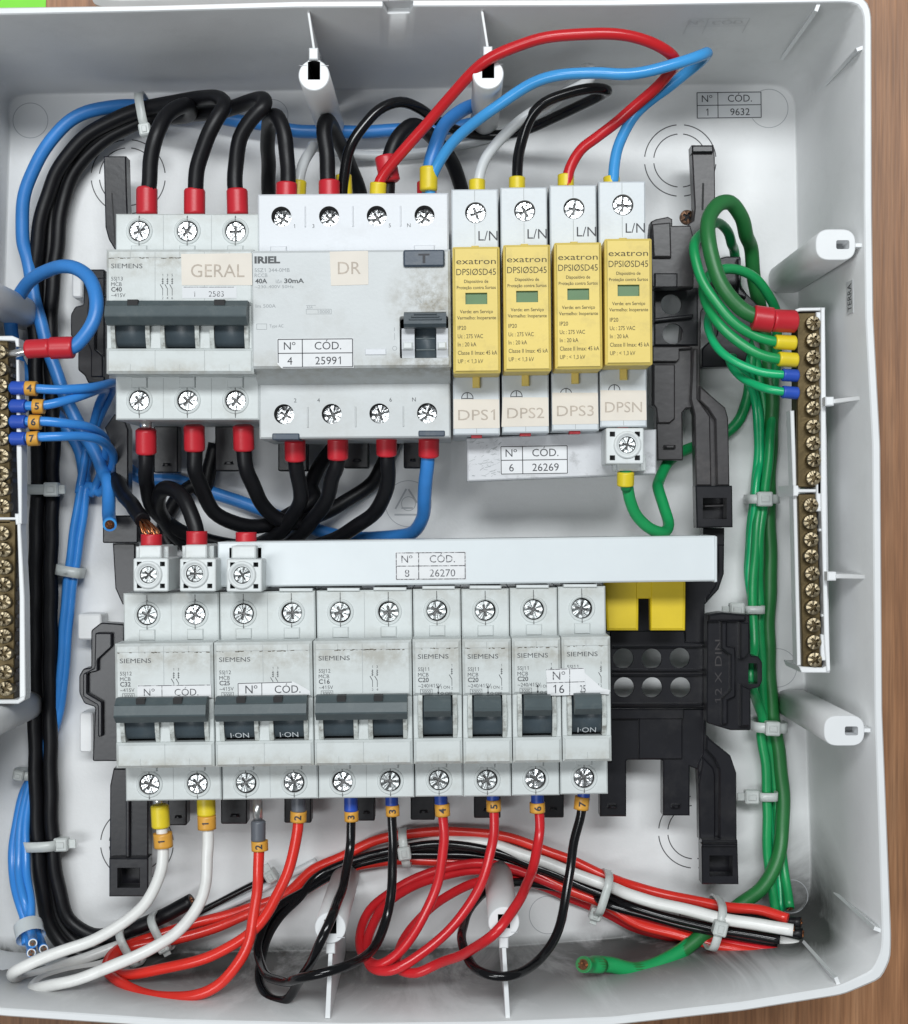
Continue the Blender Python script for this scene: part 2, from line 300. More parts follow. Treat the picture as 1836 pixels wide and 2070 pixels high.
class MB:
    def __init__(self, xf=None):
        self.v = []; self.f = []; self.sm = []; self.mi = []; self.mats = []; self.xf = xf
    def _m(self, m):
        if m not in self.mats: self.mats.append(m)
        return self.mats.index(m)
    def vert(self, p):
        p = Vector((p[0], p[1], p[2])); self.v.append(self.xf @ p if self.xf else p); return len(self.v) - 1
    def face(self, idx, m, smooth=False):
        self.f.append(tuple(idx)); self.sm.append(smooth); self.mi.append(self._m(m))
    def prism(self, p, z0, z1, m, ch=0.35, holes=(), bottom=True, wall_m=None, ztop=None, smooth_wall=False):
        """p = outline, walls straight down; ch = chamfer on the top edge; ztop(x,y) may vary the top"""
        p = ccw(p); n = len(p); zt = ztop or (lambda x, y: z1)
        inner = inset(p, ch) if ch > 0 else p
        b = [self.vert((x, y, z0)) for x, y in p]
        w = [self.vert((x, y, zt(x, y) - ch)) for x, y in p] if ch > 0 else None
        t = [self.vert((x, y, zt(x, y))) for x, y in inner]
        top = w if ch > 0 else t
        for i in range(n):
            j = (i + 1) % n
            self.face((b[i], b[j], top[j], top[i]), wall_m or m, smooth_wall)
            if ch > 0: self.face((w[i], w[j], t[j], t[i]), m, smooth_wall)
        if bottom: self.face(b[::-1], m)
        if not holes:
            if n == 4: self.face(t, m)
            else:
                for tri in tessellate_polygon([[Vector((x, y, 0)) for x, y in inner]]): self._tri([t[k] for k in tri], m)
        else:
            loops = [inner] + [h['p'][::-1] if area2(h['p']) > 0 else h['p'] for h in holes]
            idx = list(t)
            for h, lp in zip(holes, loops[1:]):
                ti = [self.vert((x, y, zt(x, y))) for x, y in lp]; idx += ti
                bi = [self.vert((x, y, h['z'])) for x, y in lp]
                for i in range(len(lp)):
                    j = (i + 1) % len(lp); self.face((ti[i], ti[j], bi[j], bi[i])[::-1], h.get('m', m), len(lp) > 8)
                if h.get('floor', True): self.face(bi[::-1], h.get('fm', h.get('m', m)))
            for tri in tessellate_polygon([[Vector((x, y, 0)) for x, y in lp] for lp in loops]): self._tri([idx[k] for k in tri], m)
    def _tri(self, ids, m):
        a, b, c = [self.v[i] for i in ids]
        if (b - a).cross(c - a).z < 0: ids = ids[::-1]
        self.face(ids, m)
    def box(self, x0, x1, y0, y1, z0, z1, m, ch=0.35):
        self.prism(rect(x0, x1, y0, y1), z0, z1, m, ch)
    def sheet(self, p, z, m):
        p = ccw(p); ids = [self.vert((x, y, z)) for x, y in p]
        if len(p) == 4: self.face(ids, m)
        else:
            for tri in tessellate_polygon([[Vector((x, y, 0)) for x, y in p]]): self._tri([ids[k] for k in tri], m)
    def line(self, x0, y0, x1, y1, w, z, m):
        d = Vector((x1 - x0, y1 - y0)); d.normalize(); nrm = Vector((-d.y, d.x)) * w / 2
        self.sheet([(x0 + nrm.x, y0 + nrm.y), (x0 - nrm.x, y0 - nrm.y), (x1 - nrm.x, y1 - nrm.y), (x1 + nrm.x, y1 + nrm.y)], z, m)
    def arc(self, x, y, r, w, a0, a1, z, m, n=22):
        pr = None
        for i in range(n + 1):
            a = math.radians(a0 + (a1 - a0) * i / n)
            c = (self.vert((x + (r - w / 2) * math.cos(a), y + (r - w / 2) * math.sin(a), z)), self.vert((x + (r + w / 2) * math.cos(a), y + (r + w / 2) * math.sin(a), z)))
            if pr: self.face((pr[0], pr[1], c[1], c[0]), m)
            pr = c
    def profile(self, prof, x0, x1, m, smooth=False):
        """closed (y,z) outline swept along x"""
        a = [self.vert((x0, y, z)) for y, z in prof]; b = [self.vert((x1, y, z)) for y, z in prof]; n = len(prof)
        s = sum(prof[i][0] * prof[(i + 1) % n][1] - prof[(i + 1) % n][0] * prof[i][1] for i in range(n))
        for i in range(n):
            j = (i + 1) % n; fc = (a[i], a[j], b[j], b[i])
            self.face(fc[::-1] if s > 0 else fc, m, smooth)
        self.face(a[::-1] if s > 0 else a, m); self.face(b if s > 0 else b[::-1], m)
    def tube(self, pts, r, m, n=14, raw=False, caps=True):
        c = [Vector(a) for a in pts] if raw else spline(pts)
        rs = r if callable(r) else (lambda t: r)
        N = len(c); T = []
        for i in range(N):
            d = c[min(i + 1, N - 1)] - c[max(i - 1, 0)]; T.append(d.normalized() if d.length > 1e-9 else Vector((0, 0, 1)))
        up = Vector((0, 0, 1)) if abs(T[0].z) < .9 else Vector((0, 1, 0))
        u = (up - T[0] * up.dot(T[0])).normalized(); rings = []
        for i in range(N):
            u = (u - T[i] * u.dot(T[i]));
            u = u.normalized() if u.length > 1e-6 else T[i].orthogonal().normalized()
            w = T[i].cross(u); rr = rs(i / (N - 1))
            rings.append([self.vert(c[i] + (u * math.cos(2 * math.pi * k / n) + w * math.sin(2 * math.pi * k / n)) * rr) for k in range(n)])
        for i in range(N - 1):
            for k in range(n):
                l = (k + 1) % n; self.face((rings[i][k], rings[i][l], rings[i + 1][l], rings[i + 1][k]), m, True)
        if caps: self.face(rings[0][::-1], m); self.face(rings[-1], m)
    def lathe(self, x, y, prof, m, n=28, smooth=True):
        """prof = [(r, z)] from outside bottom to the centre top"""
        rings = [[self.vert((x + r * math.cos(2 * math.pi * k / n), y + r * math.sin(2 * math.pi * k / n), z)) for k in range(n)] for r, z in prof]
        for a, b in zip(rings, rings[1:]):
            for k in range(n):
                l = (k + 1) % n; self.face((a[k], a[l], b[l], b[k]), m, smooth)
        self.face(rings[-1], m)
    def text(self, s, x, y, z, h, m, w=None, align='L', bold=0.0, rot=0.0):
        v, f, gw = glyphs(s, bold); sy = h / 0.70; sx = (w / gw) if w else sy
        W = gw * sx; ox = {'L': 0, 'C': -W / 2, 'R': -W}[align]; ca, sa = math.cos(rot), math.sin(rot)
        ids = []
        for a, b in v:
            px, py = a * sx + ox, b * sy
            ids.append(self.vert((x + px * ca - py * sa, y + px * sa + py * ca, z)))
        for fc in f: self.face([ids[k] for k in fc], m)
    def build(self, name, parent=None, origin=None, label=None):
        o_ = Vector(origin) if origin is not None else (Vector(parent['_o']) if parent is not None and '_o' in parent else Vector((0, 0, 0)))
        me = bpy.data.meshes.new(name); me.from_pydata([tuple((a - o_) * S) for a in self.v], [], self.f)
        for mm in self.mats: me.materials.append(MATS[mm])
        me.polygons.foreach_set('use_smooth', self.sm); me.polygons.foreach_set('material_index', self.mi); me.update()
        ob = bpy.data.objects.new(name, me); COL.objects.link(ob)
        if parent is not None:
            ob.parent = parent; ob['_o'] = list(o_)
        else:
            ob.location = o_ * S
        if label: ob['label'] = label
        return ob

def thing(name, label, cat, o, group=None):
    e = bpy.data.objects.new(name, None); COL.objects.link(e); e.location = Vector(o) * S; e.empty_display_size = 0.01
    e['label'] = label; e['category'] = cat; e['_o'] = list(o)
    if group: e['group'] = group
    return e
def tag(o, label, cat, group=None, kind=None):
    if label: o['label'] = label
    if cat: o['category'] = cat
    if group: o['group'] = group
    if kind: o['kind'] = kind
    return o
def frame2(x, y, deg, z=0):
    return Matrix.Translation((x, y, z)) @ Matrix.Rotation(math.radians(deg), 4, 'Z')

# ---- shared screws: a disc whose driver recess and rays are real dents, their shade deepened by a darker colour
def screw_mesh(name, r, face_m, slot_m, arm=0.42, reach=2.1, ray=True, height=2.0, dome=0.0, posi=8):
    mb = MB(); NA, NR = 96, 14
    rad = [0.0] + [r * (i / NR) for i in range(1, NR)] + [r * 0.94, r]
    rings = []
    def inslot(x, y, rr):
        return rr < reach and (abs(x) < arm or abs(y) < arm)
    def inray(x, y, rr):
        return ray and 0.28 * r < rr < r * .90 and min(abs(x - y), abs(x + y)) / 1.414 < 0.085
    for i, rr in enumerate(rad):
        ring = []
        for k in range(NA):
            a = 2 * math.pi * k / NA; x, y = rr * math.cos(a), rr * math.sin(a)
            z = dome * (1 - (rr / r) ** 2)
            if inslot(x, y, rr): z -= 0.9
            elif inray(x, y, rr): z -= 0.16
            if rr >= r * .99: z -= 0.45
            z += (0.10 * math.sin(8 * a) + 0.06 * math.sin(5 * a + 1)) * rr / r
            ring.append(mb.vert((x, y, z)))
        rings.append(ring)
    for i in range(1, len(rings)):
        rm = (rad[i] + rad[i - 1]) / 2
        for k in range(NA):
            l = (k + 1) % NA; a = 2 * math.pi * (k + .5) / NA; x, y = rm * math.cos(a), rm * math.sin(a)
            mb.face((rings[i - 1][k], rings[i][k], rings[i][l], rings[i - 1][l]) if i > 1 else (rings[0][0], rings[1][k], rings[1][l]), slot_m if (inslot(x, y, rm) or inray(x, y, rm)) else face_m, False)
    low = [mb.vert((r * math.cos(2 * math.pi * k / NA), r * math.sin(2 * math.pi * k / NA), -height)) for k in range(NA)]
    for k in range(NA):
        l = (k + 1) % NA; mb.face((rings[-1][k], low[k], low[l], rings[-1][l]), face_m, True)
    o = mb.build(name); me = o.data; bpy.data.objects.remove(o)
    return me
ME_SCREW = screw_mesh('terminal_screw', 3.55, 'screw_zinc', 'recess_shade')
ME_DULL = screw_mesh('terminal_screw_dull', 3.55, 'screw_dull', 'recess_shade')
ME_BARSCREW = screw_mesh('bar_screw', 2.75, 'bar_screw', 'brass_dark', arm=0.5, reach=1.75, ray=False, height=4.5, dome=0.35)
ME_SMALLSCREW = screw_mesh('connector_screw', 3.0, 'screw_dull', 'seam', arm=0.32, reach=1.8, ray=False)
ME_RUST = screw_mesh('fixing_screw', 2.9, 'rust_screw', 'dark_gap', arm=0.5, reach=1.8, ray=False, dome=0.5)
def put_screw(me, parent, p, rot=None, name='terminal_screw'):
    o = bpy.data.objects.new(name, me); COL.objects.link(o); o.parent = parent
    o.location = (Vector(p) - Vector(parent['_o'])) * S; o['_o'] = list(p)
    o.rotation_euler = (random.uniform(-.05, .05), random.uniform(-.05, .05), random.uniform(0, 1.57) if rot is None else rot)
    return o

def local_grime(name, centre, radius, col, amt, stretch=(1, 1, 1), lo=.36, hi=.62, scale=180):
    """dirt with a shape of its own, gathered round one place on the device (object coordinates, metres)"""
    m = MATS[name]; t = m.node_tree; L = t.links.new; b = t.nodes['Principled BSDF']; src = b.inputs['Base Color'].links[0].from_socket
    tc = nd(t, 'ShaderNodeTexCoord'); mp = nd(t, 'ShaderNodeMapping'); mp.inputs['Scale'].default_value = stretch; L(tc.outputs['Object'], mp.inputs[0])
    d = nd(t, 'ShaderNodeVectorMath', operation='DISTANCE'); d.inputs[1].default_value = [c * s for c, s in zip(centre, stretch)]; L(mp.outputs[0], d.inputs[0])
    r = nd(t, 'ShaderNodeMapRange'); r.inputs[1].default_value = radius; r.inputs[2].default_value = radius * .15; r.inputs[4].default_value = amt; L(d.outputs['Value'], r.inputs[0])
    g = nd(t, 'ShaderNodeNewGeometry'); n = nd(t, 'ShaderNodeTexNoise'); n.inputs['Scale'].default_value = scale; n.inputs['Detail'].default_value = 8; n.inputs['Roughness'].default_value = .7; L(g.outputs['Position'], n.inputs['Vector'])
    k = nd(t, 'ShaderNodeMapRange'); k.inputs[1].default_value = lo; k.inputs[2].default_value = hi; L(n.outputs['Fac'], k.inputs[0])
    mu = nd(t, 'ShaderNodeMath', operation='MULTIPLY', use_clamp=True); L(r.outputs[0], mu.inputs[0]); L(k.outputs[0], mu.inputs[1])
    mx = nd(t, 'ShaderNodeMix', data_type='RGBA'); mx.inputs[7].default_value = (*col, 1); L(mu.outputs[0], mx.inputs[0]); L(src, mx.inputs[6]); L(mx.outputs[2], b.inputs['Base Color'])
local_grime('rcd_grey', (.064, .0045, .061), .017, (.20, .17, .11), .95)
local_grime('rcd_grey', (.066, -.019, .061), .012, (.16, .14, .10), .8, (.5, 1.6, 1))
local_grime('rcd_grey', (.030, -.022, .061), .020, (.30, .27, .2), .5, (.25, 2.2, 1))
local_grime('device', (.020, .0175, .061), .012, (.28, .25, .19), .55, (.12, 1.6, 1))
local_grime('device', (.020, -.0215, .061), .010, (.32, .29, .22), .5, (.12, 2.0, 1))
local_grime('device', (.020, .039, .046), .010, (.34, .32, .27), .4, (.12, 2.0, 1))

# ================================================================== the table and what lies on it
TZ = -4.0
mb = MB(); mb.sheet(rect(-900, 900, -900, 900), TZ, 'wood'); tag(mb.build('table_surface'), 'brown wood grain table under the box', None, kind='structure')
lp = [tuple(P(a, b, 18)[:2]) for a, b in ((176, -60), (186, 3), (200, 9), (240, 11.5), (700, 6), (1240, -3), (1700, -14), (1720, -60))]
mb = MB(); mb.prism(rounded(lp, 3), TZ + .1, 18, 'lid_white', ch=2.0)
tag(mb.build('box_lid', origin=P(900, -20, TZ)), 'white plastic lid lying on the table beyond the top edge of the box', 'lid')
mb = MB(); mb.prism([tuple(P(a, b, TZ)[:2]) for a, b in ((-60, -90), (96, -90), (92, 60), (-60, 60))], TZ + .1, TZ + .4, 'paper_green', ch=0)
tag(mb.build('paper_sheet', origin=P(20, 0, TZ)), 'bright green paper sheet on the table beyond the top left of the box', 'paper')

# ================================================================== the white distribution box
box = thing('distribution_box', 'open white plastic distribution box with wiring inside', 'electrical box', (0, 0, TZ))
RZ = 80.0
base_px = [(20, 260), (15, 215), (24, 197), (48, 190), (300, 187), (620, 182), (1240, 172), (1560, 170), (1592, 178), (1608, 205), (1612, 420), (1618, 900),
           (1628, 1400), (1640, 1760), (1638, 1815), (1618, 1845), (1570, 1856), (1400, 1877), (1240, 1899), (1034, 1914), (699, 1923), (441, 1926), (80, 1932),
           (10, 1932), (-30, 1920), (-40, 1880), (-20, 1500), (0, 900)]
inner_px = [(-160, 200), (-165, 60), (-155, 40), (-120, 32), (300, 23), (600, 15), (781, 14), (833, 13), (1240, 11.5), (1705, 4), (1735, 6), (1747, 30), (1747, 420), (1750, 640), (1764, 900),
            (1769, 1440), (1784, 1890), (1782, 1925), (1764, 1962), (1696, 1994), (1500, 2026), (1240, 2056), (1000, 2066), (700, 2069), (353, 2061), (0, 2038),
            (-150, 2010), (-190, 1960), (-180, 1500), (-165, 900)]
outer_px = [(-180, 200), (-184, 55), (-172, 28), (-130, 16), (300, 10), (600, 1.5), (781, 0.5), (833, -1), (1240, -2), (1712, -9), (1750, -6), (1763, 22), (1764, 420), (1767, 640), (1781, 900),
            (1785, 1440), (1803, 1890), (1802, 1940), (1782, 1980), (1706, 2012), (1500, 2045), (1240, 2074), (1000, 2084), (700, 2087), (353, 2079), (0, 2055),
            (-165, 2030), (-208, 1970), (-198, 1500), (-182, 900)]
def resample(px, z, n=180):
    pts = [P(a, b, z) for a, b in px]; pts.append(pts[0])
    L = [0]
    for a, b in zip(pts, pts[1:]): L.append(L[-1] + (b - a).length)
    out = []
    # start each loop at the same polar angle so that the walls do not twist
    return pts, L
def polar_loop(px, z, n=220):
    pts = [P(a, b, z) for a, b in px]; c = P(800, 1030, z); out = []
    N = len(pts)
    for k in range(n):
        a = 2 * math.pi * k / n; d = Vector((math.cos(a), math.sin(a))); best = None
        for i in range(N):
            p0, p1 = (pts[i] - c).to_2d(), (pts[(i + 1) % N] - c).to_2d(); e = p1 - p0
            den = d.x * (-e.y) - d.y * (-e.x)
            if abs(den) < 1e-9: continue
            t = (p0.x * (-e.y) - p0.y * (-e.x)) / den; u = (d.x * p0.y - d.y * p0.x) / den
            if 0 <= u <= 1 and t > 0 and (best is None or t > best): best = t
        out.append(Vector((c.x + d.x * best, c.y + d.y * best, z)))
    return out
def smooth_loop(l, it=3):
    for _ in range(it):
        l = [(l[i - 1] + l[i] * 2 + l[(i + 1) % len(l)]) / 4 for i in range(len(l))]
    return l
NL = 720
Lb = smooth_loop(polar_loop(base_px, 0, NL), 2); Lt = smooth_loop(polar_loop(inner_px, RZ, NL), 1); Lo = smooth_loop(polar_loop(outer_px, RZ, NL), 1)
nx0, nx1 = P(781, 0, RZ).x, P(833, 0, RZ).x
def notch(p): return nx0 < p.x < nx1 and p.y > 0
mb = MB()
def ring(l): return [mb.vert(p) for p in l]
base_in = [p.lerp(Vector((0, 0, 0)), 0.005) for p in Lb]
fil = [p.lerp(t, 0.0) + Vector((0, 0, .5)) + (t - p) * 0.015 for p, t in zip(Lb, Lt)]
fil2 = [p + (t - p) * 0.05 for p, t in zip(Lb, Lt)]
mid = [p.lerp(t, 0.5) for p, t in zip(Lb, Lt)]
top_in = [Vector((p.x, p.y, RZ - (7 if notch(p) else 0.5))) for p in Lt]
rim_a = [Vector((p.x, p.y, RZ - (7 if notch(p) else 0))) + (o - p) * 0.15 for p, o in zip(Lt, Lo)]
rim_b = [Vector((o.x, o.y, RZ - (7 if notch(o) else 0))) + (p - o) * 0.2 for p, o in zip(Lt, Lo)]
out_t = [Vector((o.x, o.y, RZ - 0.8)) for o in Lo]
out_m = [o.lerp(b, 0.03) + Vector((0, 0, -8)) for o, b in zip(Lo, Lb)]
out_m2 = [o.lerp(b, 0.015) + Vector((0, 0, -8)) for o, b in zip(Lo, Lb)]
out_b = [Vector((b.x, b.y, -3.9)) + (Vector((o.x, o.y, 0)) - Vector((b.x, b.y, 0))) * 0.25 for o, b in zip(Lo, Lb)]
rings = [ring(l) for l in (base_in, Lb, fil, fil2, mid, top_in, rim_a, rim_b, out_t, out_m2, out_m, out_b)]
RM = ['shell', 'shell', 'shell', 'shell', 'shell', 'rim_white', 'rim_white', 'rim_white', 'rim_white', 'rim_white', 'rim_white']
for (a, b), mm in zip(zip(rings, rings[1:]), RM):
    for k in range(NL):
        l = (k + 1) % NL; mb.face((a[l], a[k], b[k], b[l]), mm, mm == 'shell')
for tri in tessellate_polygon([[Vector((p.x, p.y, 0)) for p in base_in]]): mb._tri([rings[0][k] for k in tri], 'shell')
mb.build('shell', box)
mb = MB(); a, b = P(784, 13, 73), P(830, -2, 73); mb.box(a.x, b.x, a.y + .2, b.y, 58, 73.2, 'grey_latch', .4); mb.build('rim_latch', box)

# posts that take the lid's screws
def wall_y(px, z, pts, below=False): return P(px, pts, z)
PZ = 78.0
for (sx, sy, tw) in ((635, 152, -1), (987, 149, -1), (668, 1876, 1), (1019, 1865, 1)):
    c = P(sx, sy, PZ); mb = MB()
    hole = [(c.x - 2.2, c.y - 3.2 + (1.6 if tw < 0 else 1.2)), (c.x + 2.2, c.y - 3.2 + (1.6 if tw < 0 else 1.2)), (c.x + 2.2, c.y + 3.6 + (1.6 if tw < 0 else -0.6)), (c.x - 2.2, c.y + 3.6 + (1.6 if tw < 0 else -0.6))]
    mb.prism(circ(c.x, c.y, 5.6, 36), 0.2, PZ, 'rim_white', ch=0.4, wall_m='shell', holes=[{'p': hole, 'z': PZ - 30, 'm': 'post_hole', 'fm': 'post_hole'}], smooth_wall=True)
    po = mb.build('mounting_post', box)
    mb = MB()
    if tw < 0:
        mb.box(c.x - 1.7, c.x + 1.5, c.y + 5.3, c.y + 9.5, PZ - 6, PZ + 1.0, 'rim_white'); yw = P(sx, 16, 74).y
        mb.prism([(c.x - 2.1, yw + .4), (c.x - 3.0, yw + .4), (c.x - 0.5, c.y + 9.2), (c.x + 0.4, c.y + 9.2)], 3, PZ - 1.2, 'shell', ch=0.15)
    else:
        mb.box(c.x - 1.6, c.x + 1.6, c.y - 9.5, c.y - 5.3, PZ - 8, PZ - 1.0, 'rim_white'); yw = P(sx, 2064, RZ).y
        mb.prism([(c.x - .8, c.y - 9.2), (c.x + .7, c.y - 9.2), (c.x - .2, yw - .3), (c.x - 2.0, yw - .3)] if sx < 800 else
                 [(c.x - .7, c.y - 9.2), (c.x + .8, c.y - 9.2), (c.x + 2.3, yw - .3), (c.x + .6, yw - .3)], 3, PZ - 1.4, 'rim_white', ch=0.15)
    mb.line(c.x - 5.2, c.y + 3.4 * -tw, c.x - 2.5, c.y + 3.4 * -tw, .25, PZ + .03, 'faint_line'); mb.line(c.x + 2.5, c.y + 3.4 * -tw, c.x + 5.2, c.y + 3.4 * -tw, .25, PZ + .03, 'faint_line')
    mb.build('post_rib', po)
for (x0, y0, x1, y1, side) in ((1649, 463, 1730, 526, 1), (1666, 1447, 1748, 1508, 1), (-110, 548, -30, 612, -1), (-105, 1444, -25, 1508, -1)):
    a, b = P(x0, y1, PZ), P(x1, y0, PZ); cx, cy = (a.x + b.x) / 2, (a.y + b.y) / 2; mb = MB()
    out = rounded(rect(a.x, b.x, a.y, b.y), 5.6, 9); hx = cx + 2.6 * side
    mb.prism(out, 0.2, PZ, 'rim_white', ch=0.35, wall_m='shell', holes=[{'p': rounded(rect(hx - 2.4, hx + 2.3, cy - 1.6, cy + 1.6), .7, 3), 'z': PZ - 9, 'm': 'grey_latch', 'fm': 'grey_latch'}], smooth_wall=True)
    po = mb.build('mounting_post', box); mb = MB()
    if side > 0: mb.box(b.x - .2, P(1762, 0, PZ).x, cy - .7, cy + .7, 2, PZ - 1.0, 'rim_white', .15)
    else: mb.box(P(-175, 0, PZ).x, a.x + .2, cy - .7, cy + .7, 2, PZ - 1.0, 'rim_white', .15)
    mb.build('post_rib', po)
# corner fins: thin gussets that start at the rim and die into the wall
for (rt, rb, od) in (((3, 1297, 24), (3, 1082, 345), (.35, .94)), ((3, 1556, 272), (3, 1292, 538), (.94, .35)), ((12, 1656, 1258), (12, 1385, 1032), (.94, -.35)), ((12, 1411, 1566), (12, 1195, 1305), (.35, -.94))):
    a = q(*rt, 78.5); b = q(*rb, 28); o_ = Vector((od[0], od[1], 0)); nrm = Vector((-o_.y, o_.x, 0)) * .65
    ai = a - o_ * 2.6
    mb = MB(); ids = []
    for sgn in (1, -1):
        for p in (ai, a + o_ * 2.2, b + o_ * 2.6, b): ids.append(mb.vert(p + nrm * sgn))
    for fc in ((0, 1, 2, 3), (7, 6, 5, 4), (0, 4, 5, 1), (1, 5, 6, 2), (2, 6, 7, 3), (3, 7, 4, 0)): mb.face([ids[k] for k in fc], 'rim_white')
    mb.build('corner_fin', box)
# ribs and pegs on the right wall that carry the terminal bar holders
for (kx0, kx1, ky, ry, kz) in ((1669, 1686, 811, 800, 62), (1673, 1691, 1165, 1167, 62)):
    mb = MB(); a, b = P(kx0, ky + 9, kz), P(kx1, ky - 9, kz)
    mb.box(a.x, b.x, a.y, b.y, kz - 6, kz, 'rim_white', .4)
    w = P(1766, ry, 76); e = P(kx1, ky, kz)
    mb.prism([(e.x - .2, e.y - .8), (w.x + .8, w.y - .7), (w.x + .8, w.y + .7), (e.x - .2, e.y + .8)], 4, kz - .8, 'shell', ch=.2, ztop=lambda x, y, e=e, w=w, kz=kz: kz - .8 + (x - e.x) / (w.x - e.x) * 12)
    mb.build('wall_rib', box)
# knockout rings scored into the base
def ring_part(r_, cx_, cy_, rads, gaps=6, spans=None, m='ring_line', w=.42):
    c = q(r_, cx_, cy_, 0); mb = MB()
    for rd in rads:
        rr = rd * REG[r_][2] * D / FPX
        for k in range(4):
            mb.arc(c.x, c.y, rr, w, 90 * k + gaps, 90 * k + 90 - gaps, 0.06, m)
    mb.build('knockout_ring', box)
ring_part(3, 500, 925, (206, 153)); ring_part(1, 735, 1012, (212, 165)); ring_part(10, 785, 752, (208, 158)); ring_part(12, 582, 690, (207, 154))
mb = MB()
for r_, x, y, rd in ((3, 1010, 625, 110), (1, 175, 690, 100), (1, 1560, 660, 90), (11, 1440, 1160, 108), (9, 1060, 1112, 110), (12, 1140, 1060, 95), (8, 640, 165, 132), (8, 640, 165, 40), (4, 560, 340, 80)):
    c = q(r_, x, y, 0); mb.arc(c.x, c.y, rd * .353 * D / FPX, .3, 0, 360, .05, 'faint_line', 40)
mb.build('moulding_mark', box)
# recycling triangle moulded in the base
mb = MB(); c = q(8, 630, 145, 0)
for a, b in (((565, 195), (628, 80)), ((640, 82), (690, 160)), ((560, 228), (690, 228)), ((600, 190), (665, 190))):
    p0, p1 = q(8, *a, 0), q(8, *b, 0); mb.line(p0.x, p0.y, p1.x, p1.y, .7, .07, 'faint_line')
mb.build('recycling_mark', box)
for r_, x0, y0, x1, y1, z in ((4, 412, 190, 470, 345, 12), (7, 445, 797, 580, 945, 12), (7, 455, 1362, 530, 1590, 12)):
    a, b = q(r_, x0, y1, z), q(r_, x1, y0, z); mb = MB(); mb.prism(rounded(rect(a.x, b.x, a.y, b.y), 1.2, 3), 0.1, z, 'shell', .6); mb.build('mounting_boss', box)

def code_table(parent, x0, x1, y0, y1, z, num, cod, split=.33, paper='paper', ink='ink', rot=0.0, head=('Nº', 'CÓD.'), label=None, name='code_label', cut=0.0):
    """a stuck-on slip: two columns, two rows"""
    cx, cy = (x0 + x1) / 2, (y0 + y1) / 2; xf = frame2(cx, cy, rot); w, h = (x1 - x0) / 2, (y1 - y0) / 2
    mb = MB(xf); o = [(-w, -h + cut), (-w + cut, -h), (w, -h), (w, h), (-w, h)] if cut else rect(-w, w, -h, h)
    mb.prism(o, z, z + .09, paper, ch=0)
    st = mb.build(name, parent, label=label)
    mb = MB(xf); t = .32; zz = z + .13; sx = -w + 2 * w * split; e = .35
    for a in ((-w + e, h - e, w - e, h - e), (-w + e, 0, w - e, 0), (-w + e + cut, -h + e, w - e, -h + e), (-w + e, -h + e + cut, -w + e, h - e), (sx, -h + e, sx, h - e), (w - e, -h + e, w - e, h - e)):
        mb.line(*a, t, zz, ink)
    th = h * .52
    mb.text(head[0], (-w + sx) / 2, h / 2 - th / 2, zz, th, ink, align='C'); mb.text(head[1], (sx + w) / 2, h / 2 - th / 2, zz, th, ink, align='C')
    mb.text(num, (-w + sx) / 2, -h / 2 - th / 2, zz, th, ink, align='C'); mb.text(cod, (sx + w) / 2, -h / 2 - th / 2, zz, th, ink, align='C')
    mb.build('lettering', st)
    return st
a, b = q(3, 592, 684, 0), q(3, 970, 528, 0)
code_table(box, a.x, b.x, a.y, b.y, 0.05, '1', '9632', paper='paper_blend', rot=.7, label='clear slip with code 9632 on the base beside the upper right corner')
# faint code slip on the upper wall, and the earth tape on the right wall
def wall_xf(origin, xdir, ydir):
    z = xdir.cross(ydir).normalized(); y = z.cross(xdir).normalized()
    m = Matrix.Identity(4)
    for i in range(3): m[i][0], m[i][1], m[i][2], m[i][3] = xdir[i], y[i], z[i], origin[i]
    return m
iw = min(range(NL), key=lambda k: (Lt[k].x - P(1722, 590, RZ).x) ** 2 + (Lt[k].y - P(1722, 590, RZ).y) ** 2)
p0, p1 = Lb[iw], Lt[iw]; org = p0.lerp(p1, .80); yd = (p1 - p0).normalized(); along = (Lt[iw + 1] - Lt[iw - 1]).normalized()
xd = along if along.y > 0 else -along
xf = wall_xf(org, xd, -yd); zn = xf.to_3x3() @ Vector((0, 0, 1))
if zn.x > 0: xf = wall_xf(org, xd, yd)
mb = MB(xf); mb.prism(rect(-6, 6, -3.6, 3.6), .15, .3, 'paper_blend', ch=0); tt = mb.build('tape_label', box, label='clear tape printed TERRA on the right wall')
mb = MB(xf); mb.text('TERRA', 0, -2.2, .36, 4.4, 'ink', w=10, align='C'); mb.build('lettering', tt)
iw = min(range(NL), key=lambda k: (Lt[k].x - P(1472, 8, RZ).x) ** 2 + (Lt[k].y - P(1472, 8, RZ).y) ** 2)
p0, p1 = Lb[iw], Lt[iw]; org = p0.lerp(p1, .76); yd = (p1 - p0).normalized(); along = (Lt[iw + 1] - Lt[iw - 1]).normalized()
xd = along if along.x > 0 else -along
xf = wall_xf(org, xd, yd)
if (xf.to_3x3() @ Vector((0, 0, 1))).y > 0: xf = wall_xf(org, xd, -yd)
mb = MB(xf)
for a in ((-11, 7, 11, 7), (-11, -7, -11, 7), (-4, -7, -4, 7), (11, -7, 11, 7), (-11, 0, 11, 0)): mb.line(*a, .25, .3, 'stamp_faint')
mb.text('Nº', -8, 1.6, .3, 3.6, 'stamp_faint', align='C'); mb.text('CÓD', 3.5, 1.6, .3, 3.6, 'stamp_faint', align='C')
mb.build('faded_stamp', box)

